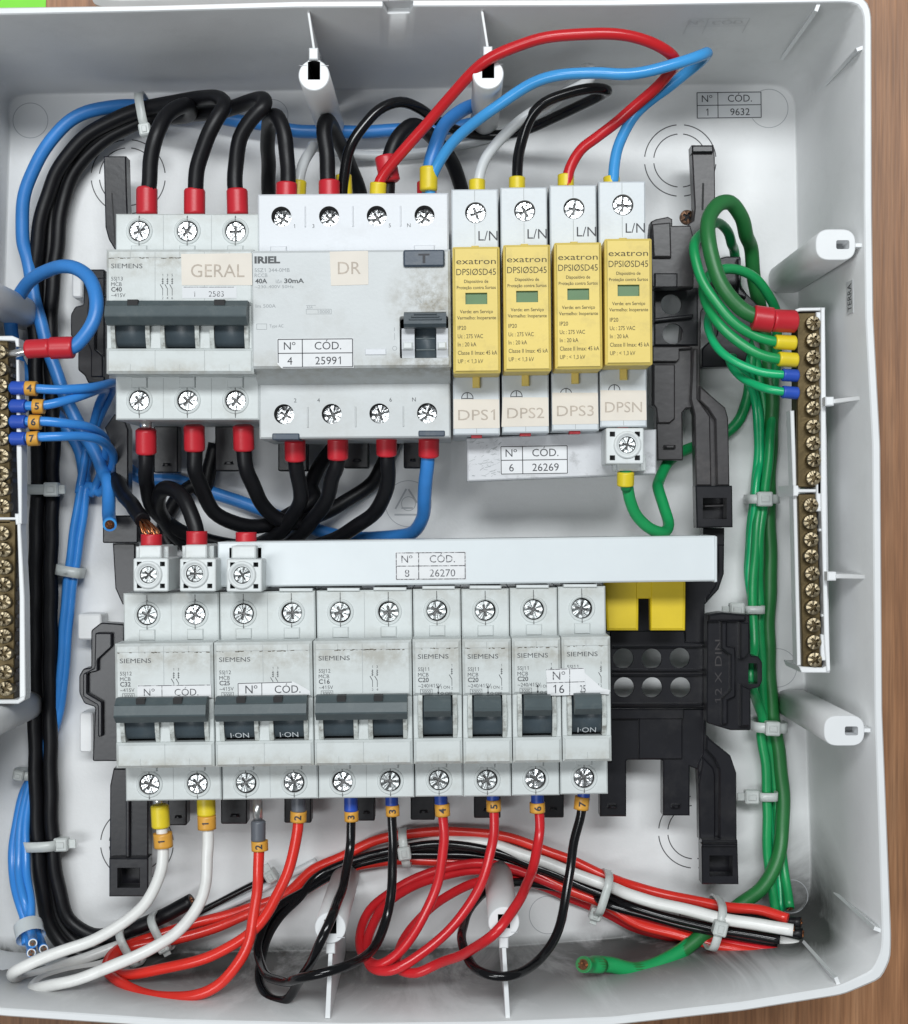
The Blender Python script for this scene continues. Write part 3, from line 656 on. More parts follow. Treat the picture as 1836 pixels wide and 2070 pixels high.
# ================================================================== black DIN carrier frame
car = thing('din_carrier', 'black plastic mounting frame fixed to the base behind the breakers', 'mounting frame', P(918, 1035, 0))
def cp(name, r, z, z0, pts, m='frame_black', holes=(), ch=.5, rnd=0, label=None):
    z0 = max(z0, z - 7.5)
    mb = MB(); p = poly(r, z, *pts) if r is not None else [tuple(q(a[0], a[1], a[2], z)[:2]) for a in pts]
    if rnd: p = rounded(p, rnd, 3)
    hs = [{'p': h, 'z': max(z0, .3) + .05, 'm': m, 'fm': m, 'floor': False} for h in holes]
    mb.prism(p, z0, z, m, ch=ch, holes=hs, bottom=False); return mb.build(name, car, label=label)
def hole_c(r, x, y, rd, z):
    c = q(r, x, y, z); return circ(c.x, c.y, rd * REG[r][2] * (D - z) / FPX, 30)
def hole_r(r, x0, y0, x1, y1, z):
    a, b = q(r, x0, y1, z), q(r, x1, y0, z); return rect(a.x, b.x, a.y, b.y)
cp('upright', 1, 24, 3, [(593, 893), (722, 893), (727, 1110), (742, 1460), (655, 1425), (622, 1370), (603, 1300)])
cp('upright', 4, 22, 3, [(655, 1010), (720, 1060), (735, 1100), (735, 1480), (665, 1480), (655, 1250), (600, 1090)])
cp('upright_foot', 7, 28, 3, [(588, 232), (790, 232), (790, 390), (588, 390)], rnd=.6)
cp('upright', 7, 22, 3, [(645, 392), (775, 392), (775, 740), (740, 760), (700, 740), (660, 650)])
cp('side_clip', 4, 34, 3, [(478, 182), (600, 182), (600, 835), (505, 835), (485, 790), (447, 760), (447, 640), (405, 560), (405, 440), (430, 395), (478, 385)], rnd=.8)
cp('clip_ridge', 4, 36.5, 30, [(520, 230), (600, 230), (600, 330), (545, 350), (545, 640), (590, 680), (590, 800), (520, 800), (520, 650), (500, 600), (500, 400)], rnd=.5)
cp('side_clip', 7, 34, 3, [(580, 845), (712, 855), (712, 1640), (530, 1640), (545, 1330), (482, 1310), (453, 1250), (453, 1150), (478, 1108), (522, 1105), (522, 890)], rnd=.8)
cp('clip_ridge', 7, 36.5, 30, [(545, 905), (640, 905), (640, 985), (560, 1060), (560, 1125), (500, 1140), (500, 1250), (585, 1300), (585, 1500), (560, 1500), (560, 1320), (475, 1270), (475, 1140), (540, 1105)], rnd=.5)
cp('upright', 10, 24, 3, [(650, 322), (850, 322), (850, 850), (627, 850), (630, 420)])
cp('upright_foot', 10, 28, 3, [(625, 835), (850, 835), (850, 1056), (625, 1056)], holes=[hole_r(10, 672, 890, 802, 1005, 28)], rnd=0)
cp('foot_tongue', 10, 16, 3, [(668, 885), (806, 885), (806, 1010), (668, 1010)])
mb = MB(); a, b = q(10, 685, 992, 16.1), q(10, 798, 986, 16.1); mb.sheet(rect(a.x, b.x, a.y, b.y), 16.08, 'faint_line'); mb.build('tongue_slit', car)
cp('upright_rib', 10, 26, 20, [(720, 350), (742, 350), (742, 830), (720, 830)], ch=.4)
# right-hand upright, upper unit
cp('upright', None, 24, 3, [(3, 565, 835), (3, 693, 835), (3, 700, 900), (3, 702, 1150), (3, 640, 1400), (6, 700, 100), (6, 700, 300), (6, 622, 430), (6, 612, 850), (6, 700, 930), (6, 760, 980), (6, 777, 1040),
    (6, 785, 1440), (6, 590, 1440), (6, 582, 1020), (6, 560, 920), (6, 560, 640), (6, 500, 600), (6, 560, 0), (3, 545, 1290), (3, 575, 1270), (3, 583, 1200), (3, 568, 900)], 'frame_dusty')
cp('upright_cap', 3, 26, 20, [(568, 838), (690, 838), (690, 878), (568, 878)])
cp('upright_rib', 6, 27, 20, [(612, 855), (700, 930), (760, 980), (777, 1040), (785, 1430), (712, 1430), (702, 1050), (660, 985), (612, 940)], 'frame_dusty', ch=.5)
cp('upright_rib', 6, 26.5, 20, [(575, 640), (600, 640), (600, 930), (672, 1030), (680, 1430), (590, 1430), (582, 1020), (560, 930)], 'frame_dusty', ch=.5)
cp('upright_foot', 9, 30, 3, [(588, 62), (800, 62), (803, 302), (595, 306)], holes=[hole_r(9, 630, 132, 768, 255, 30)])
cp('foot_tongue', 9, 19, 3, [(620, 125), (775, 125), (775, 262), (620, 262)])
cp('foot_tongue_rib', 9, 23, 15, [(632, 172), (766, 168), (766, 182), (632, 188)], 'frame_dusty', ch=.8)
cp('junction_block', None, 36, 3, [(3, 332, 1275), (3, 360, 1262), (3, 430, 1248), (3, 455, 1262), (3, 455, 1300), (3, 560, 1300), (6, 578, 0), (6, 578, 285), (6, 350, 292), (6, 335, 280), (3, 325, 1340)], 'frame_dusty')
cp('junction_block_lip', 6, 38, 30, [(352, 205), (485, 205), (485, 288), (352, 290)], ch=.5)
cp('junction_block_lip', 3, 38, 30, [(335, 1290), (445, 1280), (450, 1482), (345, 1482)], 'frame_dusty', ch=.6)
cp('hole_plate', 6, 25, 23, [(350, 293), (602, 290), (602, 622), (350, 622)], holes=[hole_c(6, 448, 385, 60, 25), hole_c(6, 458, 555, 60, 25)])
cp('plate_rib', 6, 27.5, 20, [(350, 465), (575, 440), (575, 462), (350, 487)], ch=.5)
cp('latch_plate', 6, 23, 3, [(335, 622), (602, 622), (602, 1010), (578, 1010), (572, 985), (535, 985), (512, 1010), (517, 1284), (368, 1284), (360, 985), (335, 965)], 'frame_dusty')
cp('latch_step', 6, 25, 18, [(340, 716), (480, 716), (496, 700), (496, 645), (570, 640), (570, 628), (340, 628)], 'frame_dusty', ch=.4)
cp('latch_step', 6, 24.5, 18, [(345, 730), (470, 730), (470, 1045), (440, 1070), (370, 1070), (360, 985), (345, 965)], 'frame_dusty', ch=.5)
cp('latch_bump', 6, 25.5, 18, [(408, 1195), (475, 1195), (475, 1215), (408, 1215)], 'frame_dusty', ch=1.0)
# right-hand upright, lower unit
cp('upright', 9, 22, 3, [(632, 306), (755, 306), (752, 570), (722, 660), (642, 748), (642, 985), (525, 968), (525, 610), (632, 610)])
cp('latch_plate', 9, 23, 3, [(60, 600), (532, 600), (532, 905), (60, 905)])  # dark plate added under the yellow shield so its slot reads black
cp('upright_rib', 9, 24, 18, [(715, 400), (752, 400), (750, 575), (720, 658), (650, 735), (650, 712), (700, 640), (718, 560)], ch=.5)
cp('hole_plate', 9, 25, 23, [(95, 898), (525, 898), (530, 962), (642, 970), (642, 1345), (95, 1345)],
   holes=[hole_c(9, x, y, 59, 25) for x, y in ((172, 1058), (336, 1060), (498, 1056), (176, 1225), (338, 1225), (502, 1225))])
for y0, y1 in ((985, 998), (1122, 1134), (1148, 1160), (1318, 1332)):
    cp('plate_rib', 9, 27, 20, [(110, y0), (630, y0), (630, y1), (110, y1)], ch=.5)
cp('latch_plate', 12, 23, 3, [(100, -20), (645, -20), (645, 300), (600, 330), (555, 312), (555, 596), (401, 596), (401, 283), (392, 274), (198, 274), (189, 283), (189, 601), (38, 601), (38, 285), (100, 285)])
cp('latch_step', 12, 24.5, 18, [(262, -20), (512, -20), (512, 270), (401, 270), (262, 270)], ch=.4)
cp('latch_step', 12, 25.2, 18, [(100, -18), (520, -18), (520, 40), (100, 40)], ch=.4)
for x, y in ((110, 545), (478, 545)):
    cp('latch_bump', 12, 25.5, 20, [(x - 22, y - 10), (x + 22, y - 10), (x + 26, y + 10), (x - 26, y + 10)], ch=1.0)
cp('upright', 12, 24, 3, [(640, -110), (655, -110), (650, 130), (690, 170), (790, 250), (824, 350), (826, 735), (622, 735), (606, 400), (600, 300), (630, 240)])
cp('upright_rib', 12, 27, 20, [(725, 735), (725, 330), (700, 270), (650, 215), (652, 140), (690, 170), (790, 250), (824, 350), (826, 735)], ch=.6)
cp('upright_rib', 12, 26, 20, [(610, 735), (606, 420), (632, 260), (690, 320), (700, 360), (702, 735)], ch=.5)
cp('upright_foot', 12, 29, 3, [(622, 738), (830, 738), (837, 992), (626, 992)], holes=[hole_r(12, 668, 825, 802, 945, 29)])
cp('foot_tongue', 12, 18, 3, [(662, 820), (808, 820), (808, 950), (662, 950)])
mb = MB(); a, b = q(12, 668, 934, 18.1), q(12, 783, 922, 18.1); mb.sheet(rect(a.x, b.x, a.y, b.y), 18.08, 'rim_white'); mb.build('tongue_slit', car)
for y0 in (738, 762): cp('foot_ridge', 12, 31, 26, [(625, y0), (829, y0), (829, y0 + 12), (625, y0 + 12)], ch=.6)
cl = cp('side_clip', 9, 34, 3, [(660, 802), (740, 790), (900, 805), (905, 1042), (950, 1045), (973, 1080), (973, 1190), (955, 1225), (905, 1235), (908, 1472), (790, 1472), (652, 1430), (655, 850)], rnd=.8,
        holes=[hole_r(9, 893, 1085, 945, 1205, 34)])
cp('clip_ridge', 9, 36.5, 30, [(735, 850), (770, 850), (770, 985), (815, 995), (820, 1030), (820, 1280), (775, 1300), (775, 1440), (740, 1440), (740, 1290), (790, 1240), (790, 1040), (735, 1000)], ch=.6)
cp('clip_ridge', 9, 37.5, 30, [(845, 850), (900, 850), (900, 1030), (870, 1060), (845, 1060)], ch=.6)
cp('clip_ridge', 9, 37.5, 30, [(850, 1210), (905, 1235), (905, 1450), (850, 1450)], ch=.6)
cp('clip_ridge', 9, 37, 30, [(660, 845), (880, 845), (880, 805), (740, 792), (660, 805)], ch=.8)
mb = MB(); c = q(9, 738, 1312, 34.1); mb.text('12 X DIN', c.x, c.y, 34.12, 2.6, 'frame_dusty', w=q(9, 738, 950, 34).y - c.y, rot=math.pi / 2); mb.build('lettering', cl)
cp('side_clip', 6, 20, 3, [(712, 125), (765, 108), (850, 110), (850, 275), (880, 320), (960, 400), (900, 620), (870, 742), (625, 748), (625, 640), (712, 560)], rnd=.8)
cp('clip_ridge', 6, 23, 16, [(830, 120), (850, 120), (850, 300), (880, 330), (880, 350), (830, 330)], ch=.5)
# the row of black tongues that shows below each breaker row
for r, x0, y0, x1, y1 in ((4, 880, 1080, 1020, 1348), (4, 1232, 1080, 1380, 1338), (4, 1593, 1100, 1760, 1338), (5, 270, 1090, 412, 1322), (5, 612, 1100, 712, 1322),
                          (10, 960, 460, 1070, 648), (10, 1265, 460, 1416, 640), (10, 1628, 450, 1783, 634), (11, 345, 440, 447, 622), (11, 652, 440, 792, 617), (11, 1015, 430, 1168, 606), (11, 1400, 430, 1530, 604)):
    cp('latch_tongue', r, 18, 3, [(x0, y0), (x1, y0), (x1, y1), (x0, y1)], rnd=.7)
    cp('latch_bump', r, 19.5, 14, [(x0 + .38 * (x1 - x0), y1 - 55), (x0 + .66 * (x1 - x0), y1 - 55), (x0 + .7 * (x1 - x0), y1 - 38), (x0 + .34 * (x1 - x0), y1 - 38)], ch=.9)
put_screw(ME_RUST, car, q(3, 540, 1250, 14), name='fixing_screw')
mb = MB(); a, b = q(1, 640, 1105, 24.4), q(1, 660, 1400, 24.4); mb.line(a.x, a.y, b.x, b.y, .5, 24.1, 'dark_gap'); mb.build('groove', car); mb = MB(); a, b = q(3, 632, 1055, 24), q(3, 628, 1210, 24); mb.line(a.x, a.y, b.x, b.y, .8, 24.1, 'dark_gap'); mb.build('groove', car)

# ================================================================== breakers
ZS, ZN, ZB = 60.0, 75.0, 14.0
def lever_bar_prof():
    return [(3.3, 74.5), (3.3, 78.6), (1.3, 80.9), (0.9, 81.7), (-2.3, 82.8), (-2.9, 82.6), (-5.4, 79.4), (-5.5, 77.0), (-3.0, 75.0)]
def breaker(label, group, n, x, y, deg, top, bot, lines, on_text=False, sleeve_bar=True, upper=False, body_m='device', sub=None, tape=None, uptype='fine'):
    pw = 17.72; W = pw * n
    root = thing('circuit_breaker', label, 'circuit breaker', (x, y, ZB), group)
    xf = frame2(x, y, deg); mb = MB(xf); e = .12
    cs = [pw * (i + .5) for i in range(n)]
    tv, bv = 31.6, -30.9
    hol = lambda v: [{'p': circ(c, v, 3.85, 32), 'z': ZS - 5, 'm': 'seam', 'fm': 'seam'} for c in cs]
    gx = random.uniform(-.05, .05)
    # shoulders with the screw wells, one moulding per device
    mb.prism(rect(e, W - e, 21.5, top), ZB, ZS, body_m, ch=.5, holes=hol(tv))
    mb.prism(rect(e, W - e, bot, -21.5), ZB, ZS, body_m, ch=.5, holes=hol(bv))
    mb.box(e, W - e, -21.5, 21.5, ZB, 62, body_m, .1)
    # nose: label plate above the levers, chin below, pillars between
    mb.prism(rect(e, W - e, 2.2, 22.3), 61.9, ZN, body_m, ch=1.0)
    mb.prism(rect(e, W - e, -22.4, -13.3), 61.9, ZN, body_m, ch=1.0)
    ed = [e] + sum([[c - 6.9, c + 6.9] for c in cs], []) + [W - e]
    for i in range(0, len(ed), 2):
        if ed[i + 1] - ed[i] > .4: mb.box(ed[i], ed[i + 1], -13.4, 2.3, 61.9, ZN - 1.2, body_m, .3)
    for c, v in [(c, v) for c in cs for v in (tv, bv)]:
        mb.lathe(c, v, [(5.0, ZS - .1), (4.9, ZS + .45), (4.3, ZS + .5), (3.86, ZS - .2)], body_m, 32) if False else None
        # raised collar
        rg = [[mb.vert((c + r * math.cos(2 * math.pi * k / 32), v + r * math.sin(2 * math.pi * k / 32), z)) for k in range(32)] for r, z in ((5.0, ZS - .05), (4.75, ZS + .5), (4.15, ZS + .5), (3.86, ZS - .4))]
        for a, b in zip(rg, rg[1:]):
            for k in range(32): mb.face((a[k], a[(k + 1) % 32], b[(k + 1) % 32], b[k]), body_m, True)
        sgn = 1 if v > 0 else -1
        if sgn > 0: mb.line(c, v + 5.0, c, top - .7, .28, ZS + .04, 'seam')
        else: mb.line(c, v - 5.0, c, bot + .7, .28, ZS + .04, 'seam'); 
        mb.line(c, v - 5.4, c, v - 3.9, .28, ZS + .56, 'seam'); mb.line(c, v + 3.9, c, v + 5.4, .28, ZS + .56, 'seam')
        mb.box(c - 2.9, c + 2.9, sgn * 22.2 if sgn > 0 else -26.2, 26.2 if sgn > 0 else -22.2, ZS - 2, ZS + .8, body_m, .3)
    for i in range(1, n):      # joints between the poles of one device
        for a, b, z in ((21.9, top - .6, ZS), (bot + .6, -22.6, ZS), (3.6, 21.2, ZN), (-21.3, -13.9, ZN)): mb.line(pw * i, a, pw * i, b, .16, z + .04, 'soft_seam')
    for c in cs:
        for a, b in ((18.8, 21.3), (-21.3, -19.0)): mb.line(c, a, c, b, .14, ZN + .04, 'soft_seam')
    mb.line(1.0, 19.3, W - 1.0, 19.2, .16, ZN + .045, 'soft_seam')
    mb.build('body', root)
    mb = MB(xf)                # worn cheeks either side of each lever
    for c in cs:
        for s in (-1, 1):
            a, b = sorted((c + s * 5.45, c + s * 6.95))
            mb.profile([(2.2, 62), (2.2, 74.0), (-1, 75.3), (-5, 75.8), (-9.5, 75.2), (-13.2, 73.6), (-13.2, 62)], a, b, 'device_grimy')
    mb.build('lever_guard', root)
    mb = MB(xf)
    for a0 in range(1):
        for k in range(int(W / 1.1)):
            u = 1 + k * 1.1 + random.uniform(-.3, .3)
            if random.random() < .55 and u < W - 1.5:
                mb.line(u, 19.1 + random.uniform(-.25, .15), u + random.uniform(.5, 1.4), 19.1 + random.uniform(-.25, .15), random.uniform(.12, .38), ZN + .06, 'grime_dark')
    mb.build('dirt_line', root)
    for c in cs:               # levers
        mb = MB(xf); seg = 15; pr = [(2.0, 62)]
        for k in range(seg + 1):
            a = math.radians(55 + 110 * k / seg); pr.append((-5.2 + 11.2 * math.cos(a), 63.6 + 11.2 * math.sin(a)))
        pr = [p for p in pr if p[0] > -13.2] + [(-13.2, 62)]
        mb.profile(pr, c - 5.3, c + 5.3, 'lever', True)
        if n == 1:
            mb.profile([(2.3, 73.5), (2.3, 79.5), (1.5, 81.3), (-1.2, 83.2), (-2.4, 83.0), (-5.0, 78.5), (-5.2, 74.0)], c - 4.75, c + 4.75, 'lever_bar')
        lv = mb.build('lever', root)
        if on_text:
            mb = MB(xf @ Matrix.Translation((c, -11.9, 73.05)) @ Matrix.Rotation(math.radians(33), 4, 'X'))
            mb.text('I·ON', 0, 0, .35, 2.3, 'ink_white', w=6.6, align='C'); mb.build('lettering', lv)
    if n > 1:
        mb = MB(xf); mb.profile(lever_bar_prof(), 1.3, W - 1.7, 'lever_bar')
        for f in ((.17, .24), (.75, .82)) if n == 3 else ((.25, .34), (.62, .71)):
            u0, u1 = W * f[0], W * f[1]; mb.box(u0, u1, 1.2, 3.36, 76, 80.95, 'dark_gap', .05)
        mb.build('toggle_bar', root)
    for c in cs:
        for v in (tv, bv):
            loc = xf @ Vector((c + random.uniform(-.25, .25), v + random.uniform(-.2, .1), ZS - .55))
            put_screw(ME_SCREW if upper or (v < 0 and c > 0 and random.random() < .3) or random.random() < .15 else ME_DULL, root, loc)
    mb = MB(xf); z = ZN + .06  # printing on the label plate
    mb.text('SIEMENS', 2.0, 15.4, z, 1.65, 'ink_grey', w=11.2 if n > 1 else 11.0)
    v = 11.0
    for i, t in enumerate(lines):
        bold = .02 if i == 2 else 0
        mb.text(t, 2.0, v, z, 1.35 if i != 2 else 1.6, 'ink_grey', bold=bold, w=None if i != 3 else min(8.3, len(t) * 1.02)); v -= 1.98
    if n < 3:
        mb.text('3000', 3.3, 3.05, z, 1.15, 'ink_grey', w=3.2)
        for a in ((2.8, 2.75, 7.0, 2.75), (2.8, 4.5, 7.0, 4.5), (2.8, 2.75, 2.8, 4.5), (7.0, 2.75, 7.0, 4.5)): mb.line(*a, .15, z, 'ink_grey')
    dx0 = {1: W - 3.6, 2: W * .60, 3: W * .385}[n]
    for i in range(max(1, n)):
        u = dx0 + i * 1.7
        mb.line(u, 5.6, u, 8.0, .2, z, 'ink_grey'); mb.line(u, 8.0, u - .9, 9.6, .25, z, 'ink_grey'); mb.line(u, 9.6, u, 12.0, .2, z, 'ink_grey')
        for k in range(3): mb.line(u - .35, 9.9 + k * .7, u + .35, 10.1 + k * .7, .2, z, 'ink_grey')
        mb.text(str(2 * i + 1), u, 12.5, z, .9, 'ink_grey', align='C'); mb.text(str(2 * i + 2), u, 4.3, z, .9, 'ink_grey', align='C')
    if n == 1:
        mb.text('I ON', 10.3, 4.6, z, 1.05, 'ink_grey'); mb.text('O OFF', 10.0, 2.4, z, 1.05, 'ink_grey')
        mb.line(9.2, 2.7, 9.2, 5.6, .22, z, 'ink_grey')
        for s, vv in ((1, 5.6), (-1, 2.7)): mb.sheet([(9.2 - .45, vv - s * .8), (9.2 + .45, vv - s * .8), (9.2, vv + s * .1)], z, 'ink_grey')
    mb.build('lettering', root)
    return root, xf
MC = 'miniature breakers in the lower row'
# main breaker
gx0, gy0 = -124.9, 72.0
main, mxf = breaker('large three pole main breaker with peach tape reading GERAL', None, 3, gx0, gy0, 0.0, 38.0, -38.0, ['5SJ13', 'MCB', 'C40', '~415V'], upper=True)
mb = MB(mxf); zz = ZN + .02
mb.prism([(27.3, 9.3), (52.6, 9.3), (52.4, 20.8), (27.1, 20.5)], zz + .05, zz + .14, 'tape_peach', ch=0); tp = mb.build('name_tape', main)
mb = MB(mxf); mb.text('GERAL', 40.2, 12.2, zz + .18, 4.7, 'ink_faded', w=19.2, align='C'); mb.build('lettering', tp)
mb = MB(mxf); mb.prism([(27.5, 4.6), (47.0, 4.6), (47, 8.8), (27.5, 8.8)], zz + .05, zz + .12, 'paper_blend', ch=0); tp = mb.build('code_label', main)
mb = MB(mxf); mb.text('1', 31.5, 5.2, zz + .16, 1.9, 'ink_worn'); mb.text('2583', 37.0, 5.2, zz + .16, 2.0, 'ink_worn'); mb.line(28, 8.6, 46, 8.6, .2, zz + .16, 'ink_worn'); mb.build('lettering', tp)
# lower row
rowx, rowy, rdeg = -121.6, -69.6, 0.75
def rowpos(u): return rowx + u * math.cos(math.radians(rdeg)), rowy + u * math.sin(math.radians(rdeg))
L12 = lambda a: ['5SJ12', 'MCB', a, '~415V']; L11 = lambda a: ['5SJ11', 'MCB', a, '~240/415V']
spec = [(2, 'two pole breaker at the left end of the lower row, marked C32, white wires below', L12('C32'), False),
        (2, 'two pole breaker marked C25 with grey ferrules and red wires below', L12('C25'), True),
        (2, 'two pole breaker marked C16 with two black wires below', L12('C16'), False),
        (1, 'single pole breaker beside the C16 one, red wire 4 below', L11('C20'), False),
        (1, 'single pole breaker with red wire 5 below, no sticker', L11('C20'), False),
        (1, 'single pole breaker with red wire 6 below, sticker on its right corner', L11('C20'), False),
        (1, 'single pole breaker at the right end of the row, torn sticker and I ON lever', L11('C16'), True)]
u = 0.0; ROW = []
for n, lab, ln, on in spec:
    x, y = rowpos(u); dy = random.uniform(-.15, .15) + (0.35 if n == 1 and 'right end' in lab else 0)
    r, xf = breaker(lab, MC, n, x, y + dy, rdeg + random.uniform(-.12, .12), 39.6, -37.0, ln, on_text=on); ROW.append((r, xf)); u += n * 17.78 + .05
def slip(root, xf, x0, x1, y0, y1, z, words, m='paper', torn=None, ink='ink_worn', lines=()):
    mb = MB(xf); mb.prism(torn or rect(x0, x1, y0, y1), z, z + .1, m, ch=0); s = mb.build('code_label', root)
    mb = MB(xf)
    for t, x, y, h in words: mb.text(t, x, y, z + .13, h, ink)
    for l in lines: mb.line(*l, .25, z + .13, ink)
    mb.build('lettering', s); return s
r, xf = ROW[0]; slip(r, xf, 8.2, 34.6, 2.6, 7.4, ZN + .07, [('Nº', 10.5, 3.6, 2.6), ('CÓD.', 21.5, 3.5, 2.5)], 'paper', lines=((8.4, 2.8, 34.4, 2.8), (17, 2.8, 17, 7.0), (8.4, 7.2, 34.4, 7.2)))
r, xf = ROW[1]; slip(r, xf, 8.5, 34, 2.6, 8.0, ZN + .07, [('Nº', 11.3, 4.0, 2.9), ('CÓD.', 21.8, 4.0, 2.7)], 'paper', torn=[(8.5, 2.7), (34.6, 3.0), (34.4, 4.6), (28.5, 8.0), (8.5, 7.8)], ink='ink', lines=((8.7, 2.9, 34, 3.1), (17.2, 2.9, 17.2, 7.6), (8.7, 7.6, 28, 7.8), (8.7, 2.9, 8.7, 7.6)))
r, xf = ROW[6]; slip(r, xf, 4, 17, 3, 8.5, ZN + .07, [], 'paper', torn=[(5.2, 2.2), (16.9, 1.6), (17.3, 3.2), (14.5, 3.8), (10.3, 7.6), (8.0, 9.6), (8.4, 6.5)])
# the slip with number 16 lies across two breakers
xf = ROW[5][1]; st = thing('code_sticker', 'torn white sticker printed 16 lying across the two rightmost breakers', 'sticker', xf @ Vector((17, 5, ZN)))
mb = MB(xf); mb.prism([(12.6, 1.7), (24.3, 1.9), (26.3, 5.5), (26.0, 11.7), (12.2, 11.2)], ZN + .3, ZN + .42, 'paper', ch=0); mb.build('slip', st)
mb = MB(xf); zz = ZN + .46
mb.text('Nº', 14.6, 7.4, zz, 3.0, 'ink_worn'); mb.text('16', 14.8, 2.6, zz, 3.0, 'ink'); mb.text('25', 24.3, 2.8, zz, 2.6, 'ink_grey', w=2.0)
for l in ((12.3, 6.3, 26, 6.6), (20.6, 1.9, 20.7, 11.4), (12.3, 11, 25.8, 11.4)): mb.line(*l, .25, zz, 'ink_worn')
mb.build('lettering', st)

# ================================================================== residual current device
RX, RY = -73.0, 72.3
rcd = thing('residual_current_device', 'wide four pole grey residual current device with DR tape', 'residual current device', (RX, RY, ZB))
xf = frame2(RX, RY, 0.45); W = 71.8
mb = MB(xf)
rc = [9.0 + 17.6 * i for i in range(4)]
tvs, bvs = 36.6, -36.3
tc_ = [(528, 0)]
mb.prism([(.9, 20.5), (W - .5, 20.5), (W - .5, 44.9), (.9, 44.9)], ZB, ZS, 'rcd_white', ch=.6, holes=[{'p': circ(c + .6, tvs, 3.7, 32), 'z': 50, 'm': 'dark_gap', 'fm': 'dark_gap'} for c in rc])
mb.prism([(.9, -45.3), (W - .4, -45.3), (W - .4, -20.0), (.9, -20.0)], ZB, ZS, 'rcd_grey', ch=.6, holes=[{'p': circ(c + 1.0, bvs, 3.7, 32), 'z': 50, 'm': 'dark_gap', 'fm': 'dark_gap'} for c in rc])
mb.box(.2, W, -20.4, 20.8, ZB, 66, 'rcd_grey', .1)
mb.prism(rect(.15, W, -20.9, 21.4), 65.9, ZN, 'rcd_grey', ch=.9, holes=[{'p': rounded(rect(53.4, W - .9, -17.6, -2.5), .8, 3), 'z': 66, 'm': 'rcd_grey', 'fm': 'dark_gap'}])
mb.profile([(-20.0, 60), (-20.9, 73.5), (-23.5, 66), (-25.5, 60)], .6, W - .3, 'rcd_grey')
for a, b in (((5.5, 21.6), (11.5, 25.5)), ((58.5, 21.6), (66, 25.5))): mb.box(a[0], b[0], a[1], b[1], ZS - 1, ZS + .9, 'rcd_white', .3)
for i in (1, 2, 3):
    mb.box(rc[i] - 8.5, rc[i] - 7.9, tvs - 4, tvs + 3.6, ZS - 1, ZS + .35, 'rcd_white', .2); mb.box(rc[i] - 8.1, rc[i] - 7.5, bvs - 5, bvs + 2.6, ZS - 1, ZS + .35, 'rcd_grey', .2)
mb.build('body', rcd)
for c in rc:
    put_screw(ME_SCREW, rcd, xf @ Vector((c + .6, tvs, ZS - 5.5)), random.uniform(.2, 1.2)); put_screw(ME_SCREW, rcd, xf @ Vector((c + 1.0, bvs, ZS - 5.5)), random.uniform(.2, 1.2))
mb = MB(xf); mb.prism(rounded(rect(55.0, 69.8, 15.0, 21.0), .8, 3), ZN - 1, ZN + 1.6, 'test_button', ch=.6); tb = mb.build('test_button', rcd)
mb = MB(xf); mb.text('T', 62.4, 16.3, ZN + 1.65, 3.2, 'ink', bold=.03, w=4.0, align='C'); mb.build('lettering', tb)
mb = MB(xf)
mb.profile([(-1.6, 73), (-1.6, 79), (-2.4, 81.6), (-6.2, 82.6), (-7.3, 81.4), (-7.4, 78), (-6, 74)], 55.2, 70.2, 'lever')
for k, (a, b) in enumerate(((58.8, 66.8), (57.8, 67.8), (57.0, 68.6))): mb.box(a, b, -3.0 - k * .95, -2.5 - k * .95, 81, 82.35 + .18 * k, 'lever', .15)
pr = [(-6.0, 64)] + [(-11 + 10 * math.cos(math.radians(t)), 66 + 8.2 * math.sin(math.radians(t))) for t in range(40, 141, 8)] + [(-18.2, 64)]
mb.profile(pr, 59.0, 66.4, 'lever', True)
for yy in (-10.5, -14.5): mb.box(59.2, 66.2, yy - .3, yy + .3, 70, 74.4 + (0 if yy > -12 else -.35), 'lever_bar', .15)
mb.build('lever', rcd)
for s, a, b in ((-1, 54.2, 58.8), (1, 66.6, 70.8)):
    mb = MB(xf); mb.profile([(-7.0, 66), (-7.0, 75.5), (-11, 77.0), (-14.5, 76.2), (-17.4, 73.8), (-17.4, 66)], a, b, 'rcd_white')
    mb.box(a + .4, b - .6, -14.6, -12.0, 74, 77.3, 'connector_white', .5); mb.build('lever_guard', rcd)
mb = MB(xf); z = ZN + .05
mb.text('IRIEL', 1.6, 16.9, z, 2.35, 'ink_grey', w=9.2, bold=.045)
mb.text('5SZ1 344-0MB', 1.6, 13.7, z, 1.35, 'ink_soft', w=12.6); mb.text('RCCB', 1.6, 11.9, z, 1.3, 'ink_soft')
mb.text('40A', 1.8, 9.7, z, 1.6, 'ink_grey', bold=.025, w=4.3); mb.text('I∆n', 9.2, 9.7, z, 1.3, 'ink_soft', w=2.2); mb.text('30mA', 12.2, 9.7, z, 1.6, 'ink_grey', bold=.025, w=7.1); mb.text('~230..400V 50Hz', 1.6, 7.9, z, 1.1, 'ink_soft', w=14)
mb.text('Im 500A', 1.9, .9, z, 1.25, 'ink_soft', w=7.2); mb.text('Type AC', 6.8, -6.2, z, 1.1, 'ink_soft', w=5.0)
for a in ((2.2, -6.9, 5.8, -6.9), (2.2, -4.9, 5.8, -4.9), (2.2, -6.9, 2.2, -4.9), (5.8, -6.9, 5.8, -4.9), (20, 1.6, 23.5, 1.6), (20, .2, 29, .2), (20, -1.5, 29, -1.5), (29, .2, 29, -1.5), (20, .2, 20, -1.5)): mb.line(*a, .14, z, 'ink_soft')
mb.text('10000', 24, -1.2, z, 1.1, 'ink_soft', w=4.5); mb.text('63A', 20.3, .5, z, .9, 'ink_soft')
